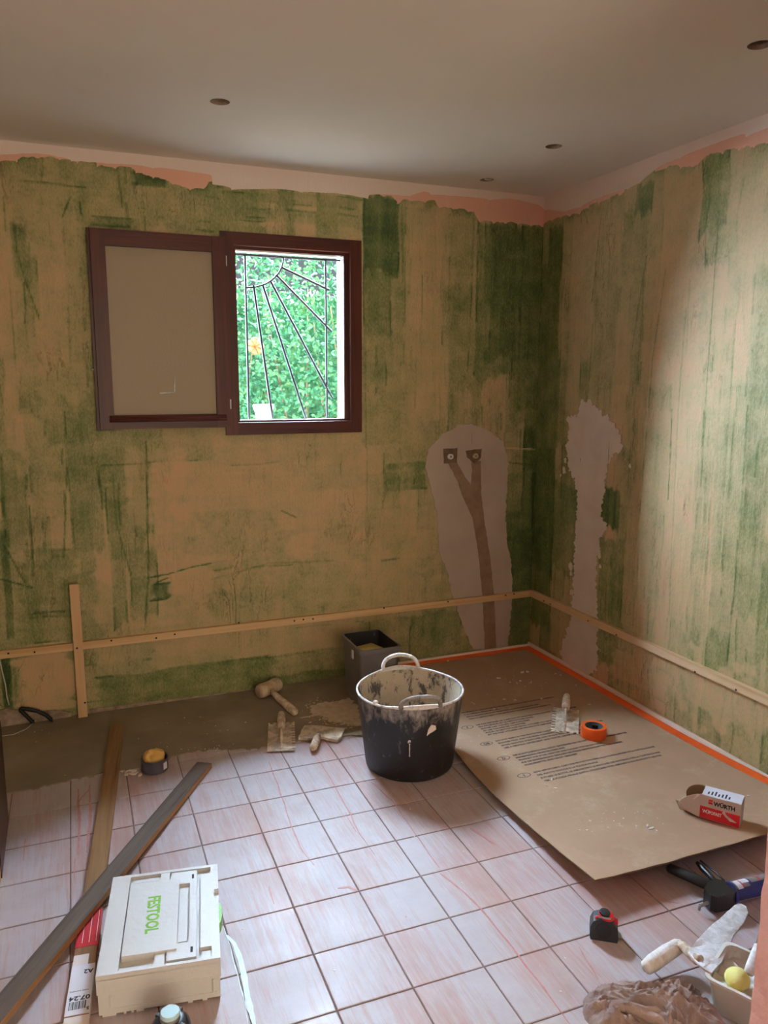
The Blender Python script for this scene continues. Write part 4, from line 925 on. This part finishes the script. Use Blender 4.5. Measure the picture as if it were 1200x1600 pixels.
# ------------------------------------------------------------------ tape roll
x, y, z = -.4025, -1.134, sheetz(-.4025, -1.134)
tr = empty('tape_roll', (x, y, z+.0012), 0, 'roll of orange adhesive tape standing on the printed cardboard', 'tape')
bm = B(); lathe(bm, [(.0385, 0), (.053, 0), (.0535, .001), (.0535, .047), (.053, .048), (.0385, .048)], 48, True); finish('tape_body', bm, 'orange_tape', tr, smooth=.6)
bm = B(); lathe(bm, [(.0365, .0005), (.0385, .0005), (.0385, .0475), (.0365, .0475)], 48, True); finish('core', bm, 'teal_card', tr, smooth=.6)
for a in (.4, 1.7, 2.9, 4.4): 
    bm = B(); prism(bm, [(a, .02), (a+.7, .02), (a+.7, .034), (a, .034)], 0, .0005, lambda u, v, w_: ((.0364-w_)*math.cos(u), (.0364-w_)*math.sin(u), v)); finish('core_print', bm, 'ink_black', tr)
bm = B(); box(bm, (.0525, -.006, .006), (.060, .004, .046)); finish('tape_end', bm, 'orange_tape', tr)
# ------------------------------------------------------------------ screw carton
zb = sheetz(-.44, -1.88)
A = Vector((*PF(1092, 1278, zb), 0)); Bq = Vector((*PF(1155, 1296, zb), 0)); ux = (Bq-A).normalized()
cb = empty('screw_carton', (A.x, A.y, zb+.0035), math.atan2(ux.y, ux.x), 'white and red screw carton with open flaps on the cardboard corner', 'box')
W, D, HH, t = (Bq-A).length, .070, .086, .0012
def cpanel(name, lo, hi, m, bev=0, parent=None): bm = B(); box(bm, lo, hi); return finish(name, bm, m, parent or cb, bevel=bev)
fpn = cpanel('front_panel', (0, 0, 0), (W, t, HH), 'card_white'); cpanel('back_panel', (0, D-t, 0), (W, D, HH), 'card_white'); cpanel('bottom_panel', (0, t, 0), (W, D-t, t), 'card_brown')
cpanel('top_panel', (.004, t, HH-t), (W, D-t, HH), 'card_label'); cpanel('end_panel', (W-t, t, t), (W, D-t, HH-t), 'card_white')
cpanel('inner_panel', (t, t, t), (.006, D-t, HH*.5), 'card_brown')
cpanel('red_band', (0.001, -.0005, .001), (W-.001, 0, HH*.52), 'print_red', 0, fpn)
tlb = cpanel('top_label', (.004, .004, HH), (W-.004, D-.006, HH+.0005), 'card_label')
text('lettering', 'WÜRTH', .020, 'ink_black', fpn, (.044, -.0009, HH*.66), rot=(PI/2, 0, 0), bold=.0008, width=.068)
text('lettering', 'WÜPOFAST', .016, 'print_white', fpn, (.010, -.0011, HH*.26), rot=(PI/2, 0, 0), bold=.0007, width=.062)
for k in (0, 1):
    bm = B(); prism(bm, [(.026, HH*.68+.009*k), (.039, HH*.68+.009*k), (.041, HH*.68+.009*k+.007), (.028, HH*.68+.009*k+.007)] if k else [(.028, HH*.68), (.041, HH*.68), (.039, HH*.68+.007), (.026, HH*.68+.007)], 0, .0004, lambda u, v, w_: (u, -.0005-w_, v)); finish('logo_mark', bm, 'print_red', fpn)
for k in range(7): cpanel('label_line', (.02+.011*k, .012, HH+.0006), (.025+.011*k, .03+.006*(k % 3), HH+.0009), 'ink', 0, tlb)
bm = B(); tube(bm, [(.075, -.001, HH*.5), (.085, -.001, HH*.36), (.10, -.001, HH*.25), (.118, -.001, HH*.20)], [.005, .004, .0055, .0015], 8, flat=1.0); 
for v in bm.verts: v.co.y = -.0012+(v.co.y+.001)*.1
finish('printed_screw', bm, 'white_smear', fpn, smooth=True)
def flap(name, pts, m):
    bm = B(); n = len(pts); V = [[bm.verts.new(Vector(p)+Vector(o)) for p in pts] for o in ((0, 0, 0), (-.0008, .0010, .0004))]
    bm.faces.new(V[0]); bm.faces.new(V[1][::-1])
    for i in range(n): bm.faces.new((V[0][i], V[0][(i+1) % n], V[1][(i+1) % n], V[1][i]))
    return finish(name, bm, m, cb)
flap('flap_front', [(0, 0, 0.0), (0, 0, HH*.98)]+[(-.070*math.sin(a), .004-.004*math.sin(a), HH*.55+.036*math.cos(a)-.02*math.sin(a)) for a in np.linspace(.15, PI*.5, 10)]+[(-.055, .003, .012)], 'card_white')
flap('flap_back', [(0, D, 0.004), (0, D, HH*.95)]+[(-.060*math.sin(a), D+.002, HH*.45+.045*math.cos(a)) for a in np.linspace(.1, PI*.5, 10)]+[(-.055, D, .008)], 'card_brown')
flap('flap_bottom', [(0, .004, 0.002), (-.066, .010, .003), (-.086, .030, .022), (-.066, D-.006, .003), (0, D-.004, .002)], 'card_brown')
bm = B(); box(bm, (-.074, .028, .005), (-.060, .042, .012)); finish('tucked_tab', bm, 'card_label', cb)
# ------------------------------------------------------------------ tape measure
tm = empty('tape_measure', (-1.112, -2.128, 0), -.62, 'black and red pocket tape measure on the tiles', 'tape measure')
bm = B(); prism(bm, [(-.036, 0), (.036, 0), (.038, .010), (.036, .040), (.020, .060), (-.010, .066), (-.030, .058), (-.038, .040), (-.039, .012)], -.022, .022, lambda u, v, w_: (u, w_, v)); finish('case', bm, 'black_plastic', tm, bevel=.005, seg=3, smooth=.6)
bm = B(); prism(bm, [(.024*math.cos(a), .024*math.sin(a)) for a in np.linspace(0, 2*PI, 25)[:-1]], .0215, .0235, lambda u, v, w_: (u*.9-.002, -w_, v+.032)); finish('grip_disc', bm, 'black_rubber', tm)
bm = B(); tube(bm, [(-.026+.0065*i, -.012+.003*math.sin(i), .0645-.0005*abs(i-4)) for i in range(8)], .004, 8); finish('red_band', bm, 'red_plastic', tm, smooth=True)
bm = B(); lathe(bm, [(0, 0), (.022, 0), (.022, .003), (.017, .0045), (0, .0045)], 28); finish('red_ring', bm, 'red_plastic', tm, (.004, 0, .063), rot=(.1, .12, 0), smooth=.6)
bm = B(); lathe(bm, [(0, 0), (.015, 0), (.015, .006), (.012, .008), (0, .008)], 24); finish('lock_button', bm, 'black_rubber', tm, (.0, .004, .067), rot=(.1, .12, 0), smooth=.6)
bm = B(); box(bm, (-.018, -.019, .0675), (.016, -.014, .0695)); finish('belt_clip', bm, 'steel', tm, bevel=.0008)
bm = B(); box(bm, (.036, -.012, .010), (.047, .012, .0115)); box(bm, (.0455, -.010, .002), (.047, .010, .0115)); finish('tape_hook', bm, 'steel', tm)
bm = B(); box(bm, (.026, -.008, .047), (.036, .008, .055)); finish('thumb_lock', bm, 'red_plastic', tm, bevel=.003)
# ------------------------------------------------------------------ caulking gun
gz = .034
p0 = Vector((*PF(1108, 1403, gz), gz)); p1 = Vector((*PF(1200, 1381, gz), gz)); ax = (p1-p0).normalized()
gun = empty('caulking_gun', (p0.x, p0.y, 0), math.atan2(ax.y, ax.x), 'black caulking gun with a blue cartridge lying on the tiles', 'caulking gun')
# local x along the barrel, y to the far side
bm = B(); prism(bm, [(-.012, -.020), (.0, -.032), (.055, -.034), (.075, -.026), (.075, .026), (.060, .040), (.020, .034), (-.010, .012)], .008, .058); finish('body', bm, 'gun_black', gun, bevel=.006, seg=3, smooth=.6)
bm = B(); tube(bm, [(.048, .030, .035), (.022, .075, .037), (-.004, .120, .038), (-.022, .152, .038), (-.026, .160, .037)], [.019, .019, .018, .017, .009], 14, flat=.8); finish('grip', bm, 'gun_black', gun, smooth=True)
bm = B(); tube(bm, [(.066, .030, .034), (.076, .085, .034), (.078, .125, .036), (.080, .150, .037)], [.010, .0085, .010, .006], 10); tube(bm, [(.090, .020, .040), (.098, .080, .040), (.092, .150, .042)], .003, 8); finish('trigger', bm, 'gun_black', gun, smooth=True)
bm = B(); tube(bm, [(-.042, -.012, .026), (.0, -.010, .028)], .005, 8); tube(bm, [(-.042, -.012, .026), (-.044, -.012, .012)], .004, 8); finish('plunger_rod', bm, 'steel', gun, smooth=.6)
bm = B(); lathe(bm, [(.024, 0), (.031, 0), (.033, .004), (.031, .010), (.024, .010)], 32, True); finish('collar', bm, 'blue_plastic', gun, (.072, 0, gz), rot=(0, PI/2, 0), smooth=.6)
bm = B(); tube(bm, [(.080, 0, gz), (.30, 0, gz)], .0275, 28); crt = finish('cartridge', bm, 'blue_plastic', gun, smooth=.6)
def wrap(name, x0, x1, a0, a1, m, r=.0279):
    bm = B(); n = 10; V = []
    for i in range(n+1):
        a = a0+(a1-a0)*i/n; V.append([bm.verts.new((xx, rr_*math.cos(a), gz+rr_*math.sin(a))) for xx in (x0, x1) for rr_ in (r-.0008, r)])
    for p, q in zip(V, V[1:]):
        for i, j in ((1, 3), (0, 1), (3, 2), (2, 0)): bm.faces.new((p[i], p[j], q[j], q[i]))
    finish(name, bm, m, crt, smooth=.6)
wrap('dark_label', .084, .135, .55, 2.2, 'bin_grey'); wrap('white_label', .090, .108, .9, 2.3, 'card_label', .0283); wrap('white_label', .112, .138, .6, 1.75, 'card_label', .0283); wrap('red_label', .1085, .1125, .9, 2.2, 'print_red', .0283); wrap('dark_label', .145, .21, .7, 1.9, 'bin_grey'); wrap('red_label', .175, .180, .7, 1.8, 'print_red', .0283); wrap('white_label', .09, .19, -2.6, -1.9, 'card_label', .0283)
# ------------------------------------------------------------------ milky tub with plaster, sponge, spatulas
c0 = Vector((*PF(1103, 1525, .095), 0)); d1 = Vector((.45, -.89, 0)).normalized(); d2 = Vector((.89, .45, 0))
cc = c0+d1*.105+d2*.080
pt_ = empty('plastic_tub', (cc.x, cc.y, 0), math.atan2(d2.y, d2.x), 'milky plastic tub of wet plaster beside the pink wall end', 'tub')
frustum('tub', .068, .092, .080, .105, .095, .0025, 'milky_plastic', 'white_smear', pt_, .022)
bm = B(); n = 24
G_ = [[bm.verts.new(((-.072+.144*i/n), (-.097+.194*j/n), .066+.020*max(0, 1-i/n*1.6)+.018*mnoise.noise(Vector((i*.25, j*.25, 3))))) for j in range(n+1)] for i in range(n+1)]
for i in range(n):
    for j in range(n): bm.faces.new((G_[i][j], G_[i+1][j], G_[i+1][j+1], G_[i][j+1]))
finish('wet_plaster', bm, 'wet_plaster', pt_, smooth=True)
lp_ = cc+d2*.015+d1*-.015
ls = empty('lemon_sponge', (*PF(1152, 1534, .085), .074), .5, 'lemon yellow sponge lying in the milky plastic tub', 'sponge')
bm = B(); bmesh.ops.create_icosphere(bm, subdivisions=3, radius=.03, matrix=Matrix.Diagonal((1.2, .95, .8, 1)))
for v in bm.verts: v.co += v.co.normalized()*.004*mnoise.noise(v.co*50); v.co.z += .018
finish('sponge_body', bm, 'lemon_sponge', ls, smooth=True)
# putty knife standing in the tub
q0 = Vector((*PF(1163, 1528, .07), .07)); 
pk = empty('putty_knife', (cc.x+.055, cc.y+.012, .055), 0, 'cream handled putty knife leaning out of the milky tub', 'knife')
def loc_hit(px, py, yy): p = hit(px, py, 1, yy); return Vector(p)-pk.location
a = loc_hit(1176, 1505, cc.y+.03); b = loc_hit(1186, 1478, cc.y+.06)
bm = B(); tube(bm, [a+(a-b)*.6, a, b], [.012, .013, .012], 12, flat=.5); finish('handle', bm, 'trowel_grip', pk, smooth=True)
a = loc_hit(1188, 1476, cc.y+.065); b = loc_hit(1205, 1425, cc.y+.12)
bm = B(); s_ = Vector((.035, 0, .0)); V = [bm.verts.new(p) for p in (a-s_*.5, a+s_, b+s_*1.6, b-s_*.5)]; W2 = [bm.verts.new(v.co+Vector((0, .002, .001))) for v in V]
bm.faces.new(V); bm.faces.new(W2[::-1])
for i in range(4): bm.faces.new((V[i], V[(i+1) % 4], W2[(i+1) % 4], W2[i]))
finish('blade', bm, 'steel', pk)
# big white trowel resting on the tub rim
tw = empty('plastering_trowel', (*PF(1090, 1490, .10), 0), 0, 'plaster-smeared tongue trowel with cream handle resting on the milky tub', 'trowel')
o0 = Vector(tw.location)
def TL(px, py, z): return Vector((*PF(px, py, z), z))-o0
outline = [((1075, 1488), .098), ((1088, 1470), .096), ((1104, 1452), .090), ((1130, 1430), .076), ((1148, 1414), .066), ((1158, 1411), .062), ((1166, 1416), .060), ((1169, 1426), .060), ((1162, 1442), .066), ((1147, 1460), .074), ((1138, 1480), .084), ((1128, 1502), .094), ((1112, 1520), .100), ((1098, 1512), .102), ((1086, 1500), .100)]
top = [TL(*p, z) for p, z in outline]; bm = B()
cen = sum(top, Vector())/len(top); tv = [bm.verts.new(p) for p in top]; bv = [bm.verts.new(p-Vector((0, 0, .005))) for p in top]; tc = bm.verts.new(cen+Vector((0, 0, .004))); bc = bm.verts.new(cen-Vector((0, 0, .004)))
for i in range(len(top)):
    j = (i+1) % len(top); bm.faces.new((tv[i], tv[j], tc)); bm.faces.new((bv[j], bv[i], bc)); bm.faces.new((tv[i], bv[i], bv[j], tv[j]))
bmesh.ops.subdivide_edges(bm, edges=bm.edges[:], cuts=2, use_grid_fill=True)
for v in bm.verts: v.co.z += .003*mnoise.noise(v.co*45)
finish('blade', bm, 'white_smear', tw, smooth=.8)
bm = B(); tube(bm, [TL(1008, 1514, .030), TL(1010, 1512, .031), TL(1022, 1503, .036), TL(1042, 1489, .046), TL(1060, 1478, .056), TL(1066, 1475, .060)], [.010, .018, .0215, .021, .019, .012], 16); finish('handle', bm, 'trowel_grip', tw, smooth=True)
bm = B(); tube(bm, [TL(1060, 1478, .058), TL(1070, 1480, .070), TL(1080, 1492, .078), TL(1088, 1500, .090), TL(1096, 1500, .098)], [.014, .013, .012, .012, .012], 12); finish('shank', bm, 'crusted_handle', tw, smooth=True)
# ------------------------------------------------------------------ crumpled brown cloth
cl = empty('brown_cloth', (-1.205, -2.485, 0), 0, 'crumpled brown cloth heap on the tiles in front of the milky tub', 'cloth')
def cloth():
    n = 150; V = []; F = []; H_ = []
    rid = lambda a, b, c: 1-min(1, abs(mnoise.noise(Vector((a, b, c))))*2.6)
    for i in range(n+1):
        for j in range(n+1):
            u, v = i/n*2-1, j/n*2-1
            r = (abs(u)**2.6+abs(v)**2.6)**(1/2.6); edge = .93+.20*mnoise.noise(Vector((u*1.4, v*1.4, 2)))+.05*mnoise.noise(Vector((u*5, v*5, 3)))
            h = max(0, 1-(r/edge)**4)
            wu, wv = u+.25*mnoise.noise(Vector((u*1.5, v*1.5, 21))), v+.25*mnoise.noise(Vector((u*1.5, v*1.5, 25)))
            a = wu*.75+wv*.66; b = wv*.75-wu*.66              # folds run slantwise
            z = h**.5*(.020+.030*rid(a*2.2, b*.8, 1)**2+.018*rid(a*4.5, b*1.4, 5)**2+.014*rid(a*1.4, b*3.5, 9)**3+.010*rid(a*8, b*3, 13)**3+.006*rid(a*5, b*9, 19)**3+.004*mnoise.noise(Vector((a*14, b*10, 3))))
            x = .19*u+.02*mnoise.noise(Vector((u*2, v*2, 11))); y = .19*v+.02*mnoise.noise(Vector((u*2, v*2, 17)))
            p = Vector((x-1.205, y-2.485, 0)); s_ = (p-c0).dot(d2)
            if s_ > -.012 and p.y < -2.40: p -= d2*(s_+.012)
            V.append((p.x+1.205, p.y+2.485, max(z, .0008))); H_.append(h)
    for i in range(n):
        for j in range(n):
            a = i*(n+1)+j
            if max(H_[k] for k in (a, a+1, a+n+1, a+n+2)) > 0: F.append((a, a+n+1, a+n+2, a+1))
    me = bpy.data.meshes.new('folds'); me.from_pydata(V, [], F); return me
link('folds', cloth(), 'brown_cloth', cl, smooth=True)
bm = B(); S = [Vector(PFp) for PFp in ((-.10, .075, .050), (-.085, .088, .058), (-.065, .080, .056), (-.03, .045, .055), (.01, 0, .05), (.05, -.06, .045))]
T_ = []
for a, b in zip(S, S[1:]): T_ += [a.lerp(b, i/5) for i in range(5)]
tube(bm, T_, [.016*(.6+.4*math.sin(PI*(i+1)/(len(T_)+1))) for i in range(len(T_))], 14, False, flat=.7)
for v in bm.verts: v.co += Vector((mnoise.noise(v.co*30), mnoise.noise(v.co*30+Vector((9, 0, 0))), mnoise.noise(v.co*30+Vector((0, 9, 0)))))*.006
finish('rolled_hem', bm, 'brown_cloth', cl, smooth=True)
# ------------------------------------------------------------------ white tool case
W, L, HB = .296, .396, .120
tc_ = empty('tool_case', (-2.266, -1.737, 0), -.164, 'white plastic tool case with green latch lying on the tiles beside the planks', 'tool case')
def cbox(name, u0, v0, z0, u1, v1, z1, m='caseplastic', bev=.003, seg=2, parent=None):
    bm = B(); box(bm, ((u0-.5)*W, (v0-.5)*L, z0), ((u1-.5)*W, (v1-.5)*L, z1)); return finish(name, bm, m, parent or tc_, bevel=bev, seg=seg, smooth=.6 if bev > .004 else False)
cbox('body', .008, .006, .010, .992, .994, .066, bev=.012, seg=3)
for u0, u1 in ((.03, .14), (.20, .22), (.26, .28), (.30, .36), (.72, .76), (.84, .88)): cbox('foot', u0, .02, 0, u1, .08, .012, bev=.002)
for u0, u1 in ((.03, .30), (.70, .97)): cbox('foot', u0, .9, 0, u1, .98, .012, bev=.002)
cbox('base_ledge', .13, .000, .016, .96, .02, .026, bev=.002); cbox('side_frame', .10, -.004, .026, .115, .004, .062, bev=.001); cbox('side_frame', .93, -.004, .026, .945, .004, .062, bev=.001)
lid = cbox('lid', .0, .0, .068, 1, 1, .108, bev=.010, seg=3)
cbox('seam_lip', .12, -.003, .066, .93, .01, .074, bev=.002, parent=None)
Z0, Z1 = .106, HB
R_ = [('lid_rail', .0, .0, .17, 1.0), ('lid_rim', .17, .972, .93, 1.0), ('lid_rim', .17, .0, .93, .022), ('lid_tab', .455, .02, .54, .13), ('lid_tab', .455, .87, .54, .975),
      ('handle_plate', .555, .045, .80, .19), ('handle_plate', .555, .81, .80, .955), ('handle_plate', .735, .19, .80, .81),
      ('lid_rail', .835, .12, 1.0, .30), ('lid_rail', .835, .30, .962, .70), ('lid_rail', .835, .70, 1.0, .90), ('lid_rail', .93, .0, 1.0, .12), ('lid_rail', .93, .90, 1.0, 1.0)]
for nm, u0, v0, u1, v1 in R_: cbox(nm, u0, v0, Z0, u1, v1, Z1-(.001 if nm == 'lid_tab' else 0), bev=.003, parent=lid)
cbox('logo_pad', .185, .13, Z0, .635, .87, Z1+.004, bev=.004, parent=lid); cbox('pocket_lip', .20, .035, .104, .44, .06, Z1-.006, bev=.002, parent=lid); cbox('pocket_lip', .20, .91, .104, .44, .95, Z1-.006, bev=.002, parent=lid)
cbox('handle_bar', .645, .22, Z0-.004, .72, .78, Z1-.006, bev=.003, parent=lid)
for v in (.115, .885): cbox('slot_shade', .752, v-.025, Z1-.002, .772, v+.025, Z1+.0004, 'ink_black', bev=0, parent=lid)  # black plates for the shade inside open slots; the lid has no cut
cbox('groove', .803, .05, Z0, .812, .95, Z0+.004, 'caseplastic', bev=0, parent=lid)
cbox('inner_pocket', .845, .03, .104, .92, .10, Z1-.006, bev=.002, parent=lid)
text('lettering', 'FESTOOL', .046, 'green_plastic', lid, ((.41-.5)*W-.014, (.70-.5)*L, Z1+.0043), rot=(0, 0, -PI/2), bold=.0014, width=.152)
bm = B(); prism(bm, [(.058*math.cos(a), .020*math.sin(a)) for a in np.linspace(0, PI, 16)], 0, .030, lambda u, v, w_: (W*.5-.012+v, .0+u, .072+w_)); finish('latch', bm, 'green_plastic', tc_, bevel=.003, smooth=.6)
# ------------------------------------------------------------------ black bottle with pale cap
bt_ = empty('spray_bottle', (-2.290, -2.072, 0), 0, 'black glossy bottle with pale round cap in front of the tool case', 'bottle')
bm = B(); lathe(bm, [(0, 0), (.043, 0), (.046, .004), (.046, .066), (.043, .078), (.034, .088), (.025, .092), (0, .092)], 36); finish('bottle_body', bm, 'black_plastic', bt_, smooth=.7)
bm = B(); lathe(bm, [(0, .090), (.022, .090), (.023, .094), (.022, .100), (0, .100)], 32); finish('collar', bm, 'steel', bt_, smooth=.6)
bm = B(); lathe(bm, [(0, .099), (.020, .099), (.0225, .102), (.0225, .108), (.0205, .111), (0, .1115)], 32); finish('cap', bm, 'cyan_cap', bt_, smooth=.6)
for k in range(4):
    bm = B(); box(bm, (.021, -.004, .072), (.040, .004, .090)); finish('cap_rib', bm, 'black_plastic', bt_, rot=(0, 0, k*PI/2-.8), bevel=.002)
